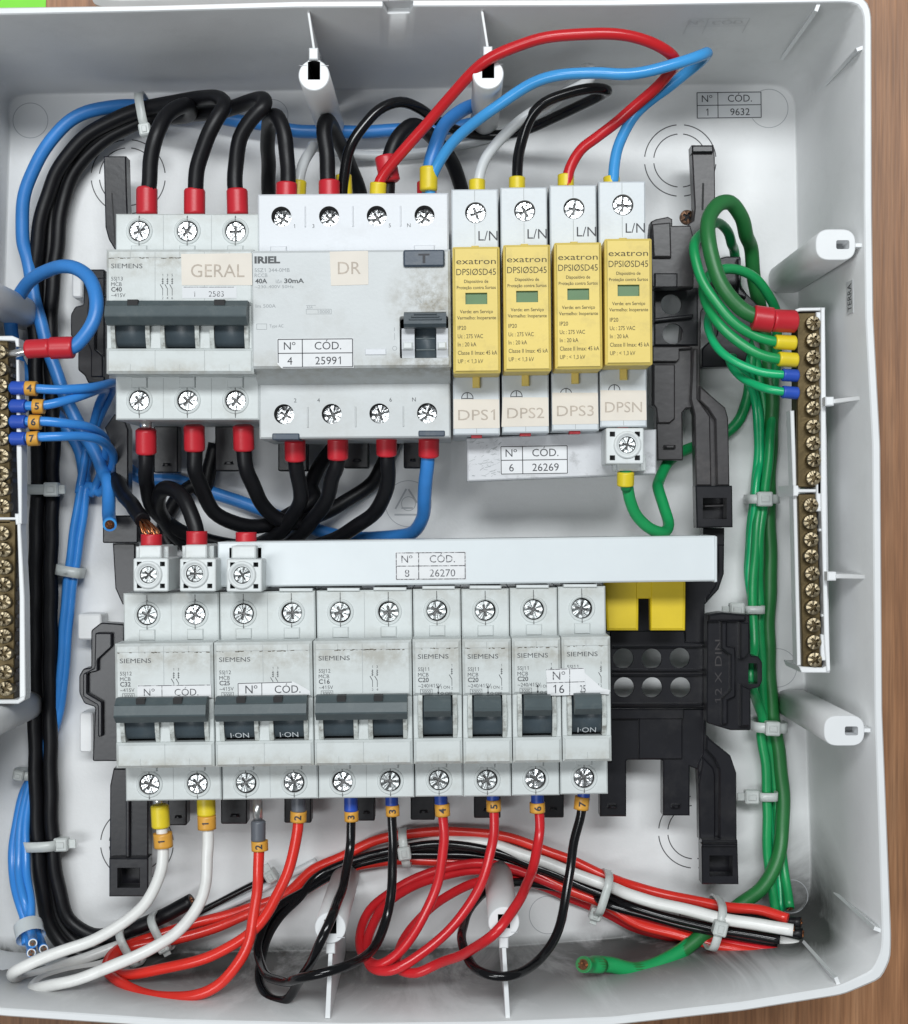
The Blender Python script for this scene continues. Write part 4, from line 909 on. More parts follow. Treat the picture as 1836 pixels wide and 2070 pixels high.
mb.arc(51.6, -14.0, .75, .16, 0, 360, z, 'ink_soft'); mb.line(51.6, -11.0, 51.6, -8.6, .16, z, 'ink_soft'); mb.text('I', 51.6, -7.8, z, 1.3, 'ink_soft', align='C')
mb.build('lettering', rcd)
for i, (t, b_) in enumerate(zip('135N', '246N')):
    mb = MB(xf); mb.text(t, (rc[i] + (5.4 if i in (0, 2) else -5.2)), 32.3, ZS + .05, 1.4, 'ink_grey', align='C'); mb.build('terminal_mark', rcd)
    mb = MB(xf); mb.text(b_, (rc[i] + (5.2 if i in (0, 2) else -3.8)), -32.0, ZS + .05, 1.5, 'ink_grey', align='C'); mb.build('terminal_mark', rcd)
mb = MB(xf); mb.prism(rounded(rect(41.0, 48.6, -16.4, -14.1), .2, 2), ZN - .5, ZN + .35, 'rcd_white', ch=.25); mb.build('indicator_window', rcd)
mb = MB(xf); mb.prism([(29.0, 8.6), (42.4, 8.9), (42.4, 21.0), (28.6, 20.8)], ZN + .06, ZN + .16, 'tape_peach', ch=0); tp = mb.build('name_tape', rcd)
mb = MB(xf); mb.text('DR', 35.6, 12.7, ZN + .2, 4.5, 'ink_faded', w=8.2, align='C'); mb.build('lettering', tp)
a, b = q(4, 1588, 748, ZN), q(5, 326, 577, ZN)
code_table(rcd, a.x, b.x, a.y, b.y, ZN + .05, '4', '25991', rot=.5, label='white slip with number 4 and code 25991', cut=1.6)
for r_, x0, x1, y0, y1 in ((4, 1560, 1716, 1122, 1160), (5, 697, 849, 1106, 1140)):
    a, b = q(r_, x0, y1, ZS), q(r_, x1, y0, ZS); mb = MB(); mb.prism(rounded(rect(a.x, b.x, a.y, b.y), .5, 2), ZS - 14, ZS + .6, 'test_button', ch=.4); mb.build('rail_latch', rcd)
mb = MB(xf)                    # grime scratches around the lever and in the corner
for k in range(22):
    a = random.uniform(.15, 2.9); r0 = random.uniform(2.5, 5.2); r1 = r0 + random.uniform(.5, 2.4); cx_, cy_ = 62.8, -1.0
    mb.line(cx_ + r0 * 1.25 * math.cos(a), cy_ + r0 * math.sin(a) * .9, cx_ + r1 * 1.25 * math.cos(a + .05), cy_ + r1 * math.sin(a) * .9, random.uniform(.03, .08), ZN + .05, 'ink_soft')
mb.build('dirt_smear', rcd)

# ================================================================== surge protectors
dps = [(-0.75, 72.0, 0.5, 'DPS1', 'surge protector beside the wide residual current device, tape DPS1'), (17.35, 72.7, .5, 'DPS2', 'yellow surge protector with tape DPS2'),
       (35.6, 73.5, .6, 'DPS3', 'yellow surge protector with tape DPS3'), (53.5, 74.9, .4, 'DPSN', 'highest set yellow surge protector with torn tape DPSN and a screw connector below')]
ZY = 78.0
for i, (x, y, dg, nm, lab) in enumerate(dps):
    r = thing('surge_protector', lab, 'surge protector', (x, y, ZB), 'surge protectors in the upper row'); xf = frame2(x, y, dg); W = 17.5; c = W / 2
    mb = MB(xf)
    mb.prism(rect(.15, W - .15, 21.5, 47.0), ZB, ZS, 'dps_white', ch=.5, holes=[{'p': circ(c + .3, 38.3, 3.9, 32), 'z': 52, 'm': 'seam', 'fm': 'dark_gap'}])
    mb.prism(rect(.15, W - .15, -43.6, -21.5), ZB, ZS, 'dps_white', ch=.5); mb.box(.15, W - .15, -21.6, 21.6, ZB, 62, 'dps_white', .1)
    mb.line(c, 42.4, c, 46.5, .2, ZS + .04, 'soft_seam'); mb.line(c, 26.5, c, 34, .2, ZS + .04, 'soft_seam'); mb.line(c, -43.0, c, -41.0, .2, ZS + .04, 'soft_seam')
    mb.build('base', r)
    put_screw(ME_SCREW, r, xf @ Vector((c + .3 + random.uniform(-.2, .2), 38.3, ZS - 1.5)))
    mb = MB(xf); mb.prism(rounded(rect(.35, W - .3, -22.6, 22.6), .7, 3), 61.5, ZY, 'yellow_cartridge', ch=.9, holes=[{'p': rect(c - 3.9, c + 3.9, 2.0, 6.1), 'z': ZY - 1.2, 'm': 'yellow_cartridge', 'fm': 'window_green'}])
    mb.box(c - 1.4, c + 1.3, 22.2, 25.6, ZS - 3, ZS + 3.2, 'yellow_cartridge', .4); mb.box(c - 1.4, c + 1.3, -26.4, -22.2, ZS - 3, ZS + 2.2, 'yellow_cartridge', .4)
    ca = mb.build('cartridge', r)
    mb = MB(xf); z = ZY + .05; ik = 'ink_brown'
    mb.text('exatron', c, 16.3, z, 2.15, ik, w=14.1, align='C'); mb.text('DPSIØSD45', c, 12.4, z, 2.3, ik, w=14.1, align='C')
    mb.text('Dispositivo de', c, 9.6, z, 1.15, ik, w=8.6, align='C', bold=.01); mb.text('Proteção contra Surtos', c, 7.4, z, 1.15, ik, w=13.9, align='C', bold=.01)
    mb.text('Verde: em Serviço', c, -1.2, z, 1.2, ik, w=11.8, align='C', bold=.01); mb.text('Vermelho: Inoperante', c, -3.4, z, 1.2, ik, w=13.9, align='C', bold=.01)
    for t, v, w in (('IP20', -7.1, 3.0), ('Uc : 275 VAC', -10.1, 9.0), ('In : 20 kA', -13.0, 6.6), ('Classe II Imax: 45 kA', -16.0, 14.0), ('UP : < 1,3 kV', -19.0, 9.0)): mb.text(t, 2.0, v, z, 1.45, ik, w=w, bold=.004)
    mb.build('lettering', ca)
    mb = MB(xf); mb.text('L/N', 10.0, 28.0, ZS + .05, 3.6, 'ink', w=7.1)
    mb.arc(5.4, -30.1, 2.1, .3, 0, 360, ZS + .05, 'ink', 30); mb.line(5.4, -30.1, 5.4, -28.2, .3, ZS + .05, 'ink'); mb.line(3.5, -30.2, 7.3, -30.2, .3, ZS + .05, 'ink'); mb.line(4.2, -31.2, 6.6, -31.2, .25, ZS + .05, 'ink')
    mb.build('lettering', r)
    mb = MB(xf); y1 = -30.4 if i < 2 else (-29.5 if i == 2 else -30.0)
    mb.prism([(-.2 if i == 1 else .2, -41.3), (W - .3, -41.2), (W - .4, y1 - .2), (0.3, y1)], ZS + .07, ZS + .16, 'tape_peach', ch=0); tp = mb.build('name_tape', r)
    mb = MB(xf); mb.text(nm, c, -38.2, ZS + .2, 3.9, 'ink_faded', w=13.6, align='C'); mb.build('lettering', tp)
    mb = MB(xf); mb.box(c - 2, c + 2, -44.6, -43.4, ZS - 8, ZS - 2, 'ferrule_red', .2); mb.build('release_tab', r)

# ================================================================== busbars and connectors
bc = thing('busbar_cover', 'long white busbar cover with code 26270 above the lower breakers', 'busbar cover', P(990, 1138, 40)); zt = 62
def quad(z, *p): return [tuple(P(a, b, z)[:2]) for a, b in p]
mb = MB(); mb.prism(quad(zt, (440, 1096), (1447, 1083), (1449, 1175), (440, 1187)), 40, zt, 'cover_white', ch=.6); mb.build('cover', bc)
mb = MB(); mb.prism(quad(zt, (1444.5, 1083), (1449.5, 1085), (1449.5, 1176), (1444.5, 1177)), 39, zt + .6, 'cover_white', ch=.3); mb.build('end_cap', bc)
a, b = q(8, 565, 602, zt), q(8, 970, 440, zt)
code_table(bc, a.x, b.x, a.y, b.y, zt + .05, '8', '26270', paper='paper', ink='ink_worn', rot=.5, label='worn white slip with number 8 and code 26270')
mb = MB()
for x0, x1, yy in ((1600, 1790, 650), (2170 - 300 + 0, 0, 0)):
    if x1:
        a, b = q(7, x0, yy + 18, 61), q(7, x1, yy, 61); mb.box(a.x, b.x, a.y, b.y, 45, 61, 'connector_white', .3)
for x0, x1, yy in ((175, 360, 652), (440, 628, 648), (720, 905, 640), (990, 1172, 638), (1258, 1443, 634), (1528, 1720, 630)):
    a, b = q(8, x0, yy + 14, 60.6), q(8, x1, yy - 4, 60.6); mb.box(a.x, b.x, a.y, b.y, 45, 60.9, 'connector_white', .3)
mb.build('comb_teeth', bc)
ub = thing('short_busbar', 'short scuffed white busbar with code 26269 below the surge protectors', 'busbar', P(1135, 925, 30)); zt2 = 46
mb = MB(); mb.prism(quad(zt2, (944, 886), (1327, 868), (1327, 958), (945, 973)), 30, zt2, 'cover_scuffed', ch=.5); mb.build('cover', ub)
a, b = q(5, 1165, 1358, zt2), q(5, 1555, 1190, zt2)
code_table(ub, a.x, b.x, a.y, b.y, zt2 + .05, '6', '26269', paper='paper', ink='ink', rot=.8, label='white slip with number 6 and code 26269')
mb = MB()
for k in range(60):
    c = q(5, random.uniform(985, 1160), random.uniform(1165, 1380), 0); c = P(600 + random.uniform(985, 1160) * .353, 480 + random.uniform(1170, 1370) * .353, zt2); a = random.uniform(-.3, .9); l = random.uniform(.5, 2.5)
    mb.line(c.x, c.y, c.x + l * math.cos(a), c.y + l * math.sin(a), random.uniform(.06, .25), zt2 + .04, random.choice(['soft_seam', 'ink_soft']))
mb.build('scratches', ub)
yc = thing('busbar_end_cap', 'yellow plastic shield plate with a slot below the right end of the cover', 'plastic shield', q(9, 300, 760, 24)); zz = 40
mb = MB(); mb.prism(poly(9, zz, (60, 600), (528, 600), (525, 895), (327, 895), (325, 712), (257, 712), (255, 895), (78, 895)), 36.5, zz + 1.3, 'yellow_cap', ch=.4); 
mb.prism(poly(9, zz + 1.6, (66, 605), (252, 605), (250, 890), (84, 890)), 38, zz + 1.6, 'yellow_cap', ch=.4); mb.prism(poly(9, zz + 1.6, (330, 605), (522, 605), (520, 890), (330, 890)), 38, zz + 1.6, 'yellow_cap', ch=.4); mb.build('plate', yc)
def feed(label, r, bx, nx_, tubepts, tube_m, zc=74, grp='screw connectors feeding the busbars', side=True, sc=None):
    x0, y0, x1, y1 = bx; cx0, cy0 = (x0 + x1) / 2, (y0 + y1) / 2
    t = thing('feed_connector', label, 'terminal connector', q(r, cx0, cy0, 40), grp); a, b = q(r, x0, y1, zc), q(r, x1, y0, zc); mb = MB()
    sq = []
    k = .14; w, h = x1 - x0, y1 - y0
    for fx, fy in ((.1, .1), (.9 - k + .0, .1), (.1, .9 - k), (.9 - k, .9 - k)):
        p0, p1 = q(r, x0 + w * fx, y0 + h * (fy + k), zc), q(r, x0 + w * (fx + k), y0 + h * fy, zc); sq.append({'p': rect(p0.x, p1.x, p0.y, p1.y), 'z': zc - 4, 'm': 'ink_soft', 'fm': 'seam'})
    c = q(r, sc[0] if sc else cx0 - 6, sc[1] if sc else cy0 + 6, zc)
    sq.append({'p': circ(c.x, c.y, 3.15, 30), 'z': zc - 5, 'm': 'seam', 'fm': 'seam'})
    mb.prism(rounded(rect(a.x, b.x, a.y, b.y), .7, 3), 44, zc, 'connector_white', ch=.4, holes=sq)
    rg = [[mb.vert((c.x + rr * math.cos(2 * math.pi * i / 32), c.y + rr * math.sin(2 * math.pi * i / 32), z)) for i in range(32)] for rr, z in ((5.1, zc - .05), (4.9, zc + .9), (4.1, zc + 1.0), (3.16, zc - .3))]
    for g, h2 in zip(rg, rg[1:]):
        for i in range(32): mb.face((g[i], g[(i + 1) % 32], h2[(i + 1) % 32], h2[i]), 'connector_white', True)
    n0, n1 = q(r, nx_[0], nx_[3], zc - 8), q(r, nx_[2], nx_[1], zc - 8)
    mb.prism(rounded(rect(n0.x, n1.x, n0.y, n1.y), .6, 2), 44, zc - 6, 'connector_white', ch=.5)
    m0, m1 = q(r, nx_[0] - 22 if side else nx_[0], nx_[1] + 6, zc - 12), q(r, nx_[2] + 34, nx_[3], zc - 12)
    mb.box(m0.x, m1.x, m0.y, m1.y, 44, zc - 12, 'connector_white', .4)
    mb.build('housing', t); put_screw(ME_SMALLSCREW, t, (c.x, c.y, zc - .7), name='clamp_screw')
    if tubepts:
        mb = MB(); mb.tube([Vector(p) for p in tubepts], 3.9, tube_m, 20)
        mb.build('insulating_tube', t)
    return t
FZ = 56
def vt(r, x, y0, y1, z0, z1): return [q(r, x, y0, z0), q(r, x, (y0 + y1) / 2, (z0 + z1) / 2), q(r, x, y1, z1)]
feed('white screw connector nearest the left end, frayed copper entering its red sleeve', 7, (764, 478, 965, 668), (800, 405, 930, 480), vt(7, 868, 340, 430, FZ, FZ), 'ferrule_red', sc=(850, 572))
feed('white screw connector with a black wire entering its red sleeve, between two others', 7, (1030, 480, 1237, 668), (1065, 400, 1190, 480), vt(7, 1128, 322, 420, FZ, FZ), 'ferrule_red', sc=(1115, 566))
feed('white screw connector with an empty flattened red sleeve, on the cover', 7, (1298, 482, 1500, 670), (1330, 405, 1470, 482), vt(7, 1410, 328, 430, FZ, FZ), 'ferrule_red', sc=(1387, 574))
feed('white screw connector under the DPSN surge protector', 6, (72, 1098, 290, 1305), (135, 1250, 270, 1345), None, None, zc=64, sc=(195, 1195))

# ================================================================== terminal bars and their holders
def bar(label, px, zt, w, y0, screws, grp):
    """px = list of (x,y) src of the bar's outline top, screws = list of (x,y) src"""
    t = thing('terminal_bar', label, 'terminal bar', P((px[0][0] + px[2][0]) / 2, (px[0][1] + px[2][1]) / 2, zt - 8), grp)
    o = quad(zt, *px); mb = MB(); mb.prism(o, zt - 9, zt, 'brass', ch=.35)
    mb.build('bar', t)
    for x, y in screws: put_screw(ME_BARSCREW, t, P(x, y, zt + 2.8), name='clamp_screw')
    return t
def rs(r, pts): return [(REG[r][0] + x * REG[r][2], REG[r][1] + y * REG[r][2]) for x, y in pts]
BT = 54
bar('upper brass earth bar with green wires clamped in it', rs(6, [(1172, 432), (1318, 430), (1312, 1440), (1175, 1440)]), BT, 0, 0,
    rs(6, [(1268, 494), (1270, 592), (1268, 690), (1267, 790), (1270, 890), (1268, 985), (1268, 1090), (1268, 1185), (1272, 1282), (1270, 1385)]), 'brass terminal bars')
bar('lower brass earth bar on the right with no wires in it', rs(9, [(1178, 110), (1285, 108), (1318, 1108), (1205, 1112)]), BT, 0, 0,
    rs(9, [(1255, 175), (1252, 272), (1256, 372), (1257, 470), (1262, 568), (1264, 665), (1266, 765), (1270, 865), (1273, 965), (1276, 1065)]), 'brass terminal bars')
bar('upper brass neutral bar on the left with blue wires clamped in it', rs(4, [(-90, 588), (48, 588), (60, 1360), (62, 1640), (-90, 1640)]), BT, 0, 0,
    rs(4, [(-8, 655), (-4, 752), (0, 848), (3, 945), (5, 1050), (6, 1150), (8, 1252), (9, 1352), (10, 1440), (13, 1540)]) , 'brass terminal bars')
bar('lower brass neutral bar on the left with no wires in it', rs(7, [(-90, 262), (92, 262), (80, 1285), (-90, 1285)]), BT, 0, 0,
    rs(7, [(10, 335), (20, 430), (22, 530), (22, 630), (20, 728), (22, 826), (22, 925), (25, 1023), (28, 1130), (30, 1225)]), 'brass terminal bars')
hb = thing('bar_holder', 'white plastic holder carrying the two brass earth bars by the right wall', 'bar holder', P(1650, 1000, 0), 'white terminal bar holders')
def hp(name, r, z, z0, pts, ch=.3, parent=None):
    mb = MB(); mb.prism(poly(r, z, *pts), z0, z, 'rim_white', ch=ch); return mb.build(name, parent or hb)
hp('back_strip', 99, 44, 38, [(1622, 625), (1668, 623), (1678, 1355), (1632, 1358)])
hp('end_lip', 6, BT + 2, 30, [(1163, 432), (1163, 415), (1190, 405), (1335, 403), (1335, 420), (1195, 424)])
hp('side_wall', None or 99, BT + 3, 30, [(1660, 622), (1668, 622), (1671, 980), (1672, 1160), (1679, 1356), (1672, 1358), (1667, 1300), (1664, 1160), (1660, 1000)])
hp('side_wall', 99, BT - 2, BT - 9, [(1598, 830), (1606, 830), (1612, 1000), (1620, 1345), (1612, 1345), (1604, 1000)])
for r, x0, y0, x1, y1 in ((6, 1285, 430, 1332, 490), (6, 1305, 728, 1335, 740), (6, 1305, 1215, 1335, 1228), (6, 1290, 1385, 1338, 1480), (9, 1285, 0, 1340, 210), (9, 1300, 310, 1345, 325), (9, 1315, 803, 1350, 818), (9, 1310, 920, 1358, 1070)):
    hp('retaining_lug', r, BT + 2, 30, [(x0, y0), (x1, y0), (x1, y1), (x0, y1)])
hp('end_lip', 9, BT + 2, 30, [(1185, 1105), (1320, 1112), (1362, 1090), (1362, 1140), (1200, 1140)])
hp('divider', 9, BT + 1, 30, [(1152, 60), (1180, 62), (1185, 82), (1285, 82), (1285, 100), (1185, 102), (1178, 122), (1152, 122)])
for r, y0, y1 in ((6, 505, 725), (6, 742, 1212), (6, 1230, 1385), (9, 212, 310), (9, 328, 800), (9, 820, 920)):
    mb = MB(); x0, x1 = (1296, 1326) if r == 6 else ((1294, 1326) if y0 < 700 else (1304, 1338)); mb.prism(poly(r, BT - 3, (x0, y0), (x1, y0), (x1, y1), (x0, y1)), 40, BT - 3, 'dark_gap', ch=0); mb.build('slot', hb)
hl = thing('bar_holder', 'white plastic holder carrying the two brass neutral bars at the left edge', 'bar holder', P(10, 1000, 0), 'white terminal bar holders')
for nm, r, z, pts in (('back_strip', 99, 44, [(-40, 680), (22, 680), (30, 1420), (-40, 1422)]), ('side_wall', 4, BT + 1, [(92, 700), (108, 700), (125, 1250), (125, 1640), (108, 1640), (95, 1250)]), ('side_wall', 7, BT + 1, [(98, 280), (118, 280), (140, 700), (146, 1260), (125, 1295), (112, 1290), (112, 700)]),
                      ('end_lip', 4, BT + 2, [(-100, 565), (70, 563), (108, 580), (110, 625), (92, 625), (85, 592), (-100, 586)]), ('end_lip', 7, BT + 2, [(-100, 1290), (100, 1288), (125, 1270), (145, 1265), (140, 1290), (105, 1312), (-100, 1312)]), ('divider', 7, BT + 1, [(-100, 243), (85, 243), (85, 222), (112, 222), (112, 285), (90, 285), (88, 258), (-100, 258)])):
    hp(nm, r, z, z - 7, pts, parent=hl)
mb = MB()
for k in range(12):
    for r, x, y in ((4, 66, 720 + 60 * k), (7, 96, 330 + 78 * k)):
        if r == 4 and y > 1440: continue
        a, b = q(r, x - 10, y + 22, BT - 2), q(r, x + 8, y, BT - 2); mb.box(a.x, b.x, a.y, b.y, 44, BT - 2, 'frame_dusty', .2)
mb.build('slot', hl)

# ================================================================== wires
def sleeve(parent, name, m, pts, r, n=18, label=None, flare=0.0, raw=False):
    mb = MB(); p = [Vector(a) for a in pts]
    if len(p) == 2: p = [p[0].lerp(p[1], t) for t in (0, .06, .12, .5, .88, .94, 1)]; raw = True
    mb.tube(p, (lambda t: r * ((.80 + 3.2 * t if t < .06 else 1.0) - (0 if t < .94 else (t - .94) * 1.5)) * (1 + flare * t)), m, n, raw=raw)
    return mb.build(name, parent, label=label)
def marker(parent, digit, a, b, r, up='left'):
    a, b = Vector(a), Vector(b); d = (b - a); L = d.length; d = d.normalized()
    mb = MB(); N = 6
    mb.tube([a + d * L * k / N for k in range(N + 1)], r, 'marker_amber', 20, raw=True); mk = mb.build('number_sleeve', parent)
    # digit wrapped on the side that faces up
    side = Vector((0, 0, 1)).cross(d).normalized(); top = d.cross(side).normalized()
    if top.z < 0: top = -top
    upv = side if (side.x < 0 if up == 'left' else side.y > 0) else -side
    rv = upv.cross(top)        # reading direction lies along the sleeve
    v, f, gw = glyphs(digit, .03); bm = bmesh.new(); bv = [bm.verts.new((a_, b_, 0)) for a_, b_ in v]
    for fc in f:
        try: bm.faces.new([bv[i] for i in fc])
        except ValueError: pass
    bmesh.ops.triangulate(bm, faces=bm.faces[:]); bmesh.ops.subdivide_edges(bm, edges=bm.edges[:], cuts=4, use_grid_fill=True); bmesh.ops.triangulate(bm, faces=bm.faces[:])
    bm.verts.index_update(); v = [(q_.co.x, q_.co.y) for q_ in bm.verts]; f = [tuple(q_.index for q_ in fc.verts) for fc in bm.faces]; bm.free()
    h = min(2.6, r * 1.25); k = h / .70; mid = (a + b) / 2; ids = []; mb = MB(); rr = r + .05
    for x, y in v:
        u = (x - gw / 2) * k; w = (y * k - h / 2); th = w / rr
        ids.append(mb.vert(mid + rv * u + (upv * math.sin(th) + top * math.cos(th)) * rr))
    for fc in f:
        mb.face([ids[i] for i in fc], 'ink')
    mb.build('lettering', mk)
def cut_end(parent, p, d, r, m='copper_dark', ringm='wire_grey_white'):
    p, d = Vector(p), Vector(d).normalized(); mb = MB(); mb.tube([p - d * .3, p + d * .03], r * .93, ringm, 16, raw=True); u = d.orthogonal().normalized(); w = d.cross(u)
    mb.tube([p - d * .6, p + d * .07], r * .70, 'wire_white' if False else m, 16, raw=True)
    for k in range(19):
        a = random.uniform(0, 6.28); rr = math.sqrt(random.random()) * r * .6; c = p + (u * math.cos(a) + w * math.sin(a)) * rr
        mb.tube([c - d * .3, c + d * random.uniform(.1, .55)], r * .13, random.choice([m, 'copper', 'copper_dark']), 6, raw=True)
    mb.build('copper_core', parent)
def wire(label, m, r, pts, group=None, name='wire', n=14, cut0=False, cut1=False, core='copper_dark', cat='wire', ringm=None):
    ringm = ringm or (m if m.startswith(('wire_black', 'wire_green')) else 'wire_light_blue' if 'blue' in m else 'wire_grey_white')
    pts = [Vector(p) for p in pts]
    t = thing(name, label, cat, (pts[0].x, pts[0].y, max(0, pts[0].z - r)), group)
    c = spline(pts); ph = random.uniform(0, 6); am = min(.16, r * .07); L_ = 0.0    # hand-bent wire is never perfectly fair
    for i in range(1, len(c) - 1):
        L_ += (c[i] - c[i - 1]).length; f = min(1, i / 6, (len(c) - 1 - i) / 6)
        c[i] = c[i] + Vector((math.sin(L_ * .31 + ph), math.sin(L_ * .23 + 2 * ph), .6 * math.sin(L_ * .27 + 3 * ph))) * am * f
    mb = MB(); mb.tube(c, lambda t: r * (1 + .012 * math.sin(t * 37 + ph)), m, n, raw=True); mb.build('insulation', t)
    if cut0: cut_end(t, pts[0], pts[0] - pts[1], r, core, ringm)
    if cut1: cut_end(t, pts[-1], pts[-1] - pts[-2], r, core, ringm)
    return t
TB = 'thick black wires feeding the upper row'; rT = 2.95
ZF = 46
def ends(r, x0, y0, z0, x1, y1, z1): return [q(r, x0, y0, z0), q(r, x1, y1, z1)]

# --- three supply wires that run up the left side and over into the main breaker
w = wire('thick black supply wire entering the left upper terminal of the main breaker', 'wire_black', rT,
    s_(1, (842, 1260, ZF), (842, 1160, ZF), (855, 1040, 47), (868, 900, 48), (900, 760, 48), (965, 650, 44), (1060, 605, 36), (1090, 650, 26), (980, 672, 18), (820, 690, 14), (620, 790, 10), (480, 910, 8), (390, 1060, 7), (345, 1250, 7), (325, 1460, 7)) +
    s_(4, (305, 250, 7), (290, 560, 7), (300, 900, 7), (305, 1200, 8)) + s_(7, (300, 0, 8), (303, 120, 8), (292, 450, 8), (290, 900, 8), (290, 1300, 8)) + s_(10, (290, 0, 8), (292, 350, 8), (300, 700, 8), (335, 1000, 8), (400, 1190, 8), (520, 1275, 9), (640, 1270, 10), (760, 1240, 11), (900, 1185, 12), (1000, 1130, 13), (1100, 1078, 14)), TB, cut1=True)
sleeve(w, 'ferrule', 'ferrule_red', ends(1, 842, 1235, ZF, 842, 1075, ZF), 4.0)
w = wire('thick black supply wire to the middle terminal of the main breaker', 'wire_black', rT,
    s_(1, (1115, 1260, ZF), (1117, 1160, ZF), (1122, 1060, 47), (1135, 950, 48), (1180, 800, 50), (1240, 690, 50), (1283, 610, 48), (1255, 560, 42), (1160, 562, 34), (1000, 585, 26), (820, 625, 20), (620, 700, 16), (460, 810, 14), (340, 960, 13), (270, 1130, 12), (225, 1300, 12), (210, 1460, 11)) +
    s_(4, (205, 250, 9), (202, 560, 8), (205, 900, 8), (215, 1200, 8)) + s_(7, (222, 0, 8), (215, 120, 8), (205, 450, 8), (200, 900, 8), (198, 1300, 8)) + s_(10, (200, 0, 8), (205, 350, 8), (215, 700, 8), (240, 1000, 8), (280, 1200, 8), (360, 1330, 8), (520, 1400, 8), (640, 1390, 8)), TB)
sleeve(w, 'ferrule', 'ferrule_red', ends(1, 1115, 1235, ZF, 1115, 1085, ZF), 4.0)
w = wire('thick black supply wire to the right terminal of the main breaker', 'wire_black', rT,
    s_(1, (1365, 1260, ZF), (1362, 1160, ZF), (1348, 1060, 46), (1350, 940, 46), (1375, 800, 48), (1440, 680, 50), (1510, 605, 50), (1512, 570, 46), (1430, 582, 38), (1250, 640, 28), (1050, 655, 20), (820, 660, 15), (640, 750, 11), (490, 850, 9), (390, 990, 6), (310, 1140, 5), (290, 1300, 5), (280, 1460, 5)) +
    s_(4, (265, 250, 4.5), (255, 560, 4), (260, 900, 4), (262, 1200, 4)) + s_(7, (260, 0, 3.6), (258, 120, 3.6), (250, 450, 3.6), (248, 900, 3.6), (246, 1300, 3.6)) + s_(10, (248, 0, 3.6), (250, 350, 3.6), (258, 700, 3.6), (290, 1000, 3.6), (345, 1200, 3.6), (440, 1320, 3.6), (560, 1345, 4), (660, 1330, 4)), TB)
sleeve(w, 'ferrule', 'ferrule_red', ends(1, 1362, 1235, ZF, 1358, 1085, ZF), 4.0)
# --- wires from the main breaker's lower terminals, under the residual current device, up to its upper terminals
TL = 'thick black wires looping between the main breaker and the residual current device'
w = wire('thick black wire from the main breaker, bare tip showing above its red ferrule', 'wire_black', rT,
    s_(4, (836, 1160, 45), (840, 1300, 44)) + s_(7, (838, 40, 40), (865, 160, 31), (930, 250, 22), (1030, 320, 16), (1180, 372, 12), (1400, 420, 10), (1600, 440, 8)), TL)
sleeve(w, 'ferrule', 'ferrule_red', ends(4, 836, 1095, 47, 838, 1240, 45), 3.9); mb = MB(); mb.tube(s_(4, (836, 1050, 47), (836, 1100, 47)), 2.3, 'tin', 14, raw=True); mb.build('ferrule_pin', w)
w = wire('thick black wire from the middle lower terminal of the main breaker, curving right', 'wire_black', rT,
    s_(4, (1112, 1100, 46), (1114, 1210, 45), (1118, 1330, 44)) + s_(7, (1142, 40, 41), (1225, 210, 34), (1370, 285, 28), (1530, 285, 22), (1680, 215, 18), (1800, 130, 14)) + s_(8, (80, 60, 11)) + s_(5, (120, 1330, 9), (180, 1240, 6), (240, 1150, 5), (260, 1000, 4)), TL)
sleeve(w, 'ferrule', 'ferrule_red', ends(4, 1112, 1075, 47, 1115, 1222, 45), 3.95)
w = wire('thick black wire from the right lower terminal of the main breaker, crossing under its neighbours', 'wire_black', rT,
    s_(4, (1392, 1100, 46), (1396, 1200, 45), (1412, 1320, 44)) + s_(7, (1445, 50, 40), (1500, 165, 33), (1590, 250, 27)) + s_(8, (0, 275, 24), (120, 235, 17), (280, 150, 12), (430, 50, 9)) + s_(5, (480, 1330, 8), (520, 1240, 6), (560, 1150, 5), (570, 1000, 4)), TL)
sleeve(w, 'ferrule', 'ferrule_red', ends(4, 1393, 1075, 47, 1398, 1220, 45), 3.95)
w = wire('thick black wire arched over terminal one of the residual current device', 'wire_black', rT,
    s_(1, (1642, 1180, 50), (1648, 1040, 49), (1645, 900, 48), (1628, 770, 48), (1585, 665, 46), (1545, 690, 38), (1535, 800, 26), (1538, 960, 12), (1540, 1110, 5), (1545, 1250, 4)), TL)
sleeve(w, 'ferrule', 'ferrule_red', ends(1, 1640, 1150, 49, 1642, 1048, 49), 4.0)
w = wire('thick black wire arched over terminal three of the residual current device', 'wire_black', rT,
    s_(2, (185, 1170, 50), (180, 1040, 49), (172, 900, 48), (158, 760, 48), (170, 690, 46), (215, 760, 34), (280, 890, 18), (340, 1040, 7), (370, 1150, 4), (380, 1300, 4)), TL)
sleeve(w, 'ferrule', 'ferrule_red', ends(2, 187, 1140, 49, 186, 1035, 49), 4.0)
w = wire('thick black wire arched behind the red wire into terminal five', 'wire_black', rT,
    s_(2, (515, 1180, 44), (520, 1040, 44), (535, 900, 43), (575, 790, 42), (660, 722, 38), (750, 760, 28), (850, 870, 16), (920, 1000, 8), (950, 1110, 4), (960, 1300, 4)), TL)
sleeve(w, 'ferrule', 'ferrule_red', ends(2, 535, 1045, 46, 505, 895, 46), 4.0)
LR = 'thick black wires leaving the lower terminals of the residual current device'
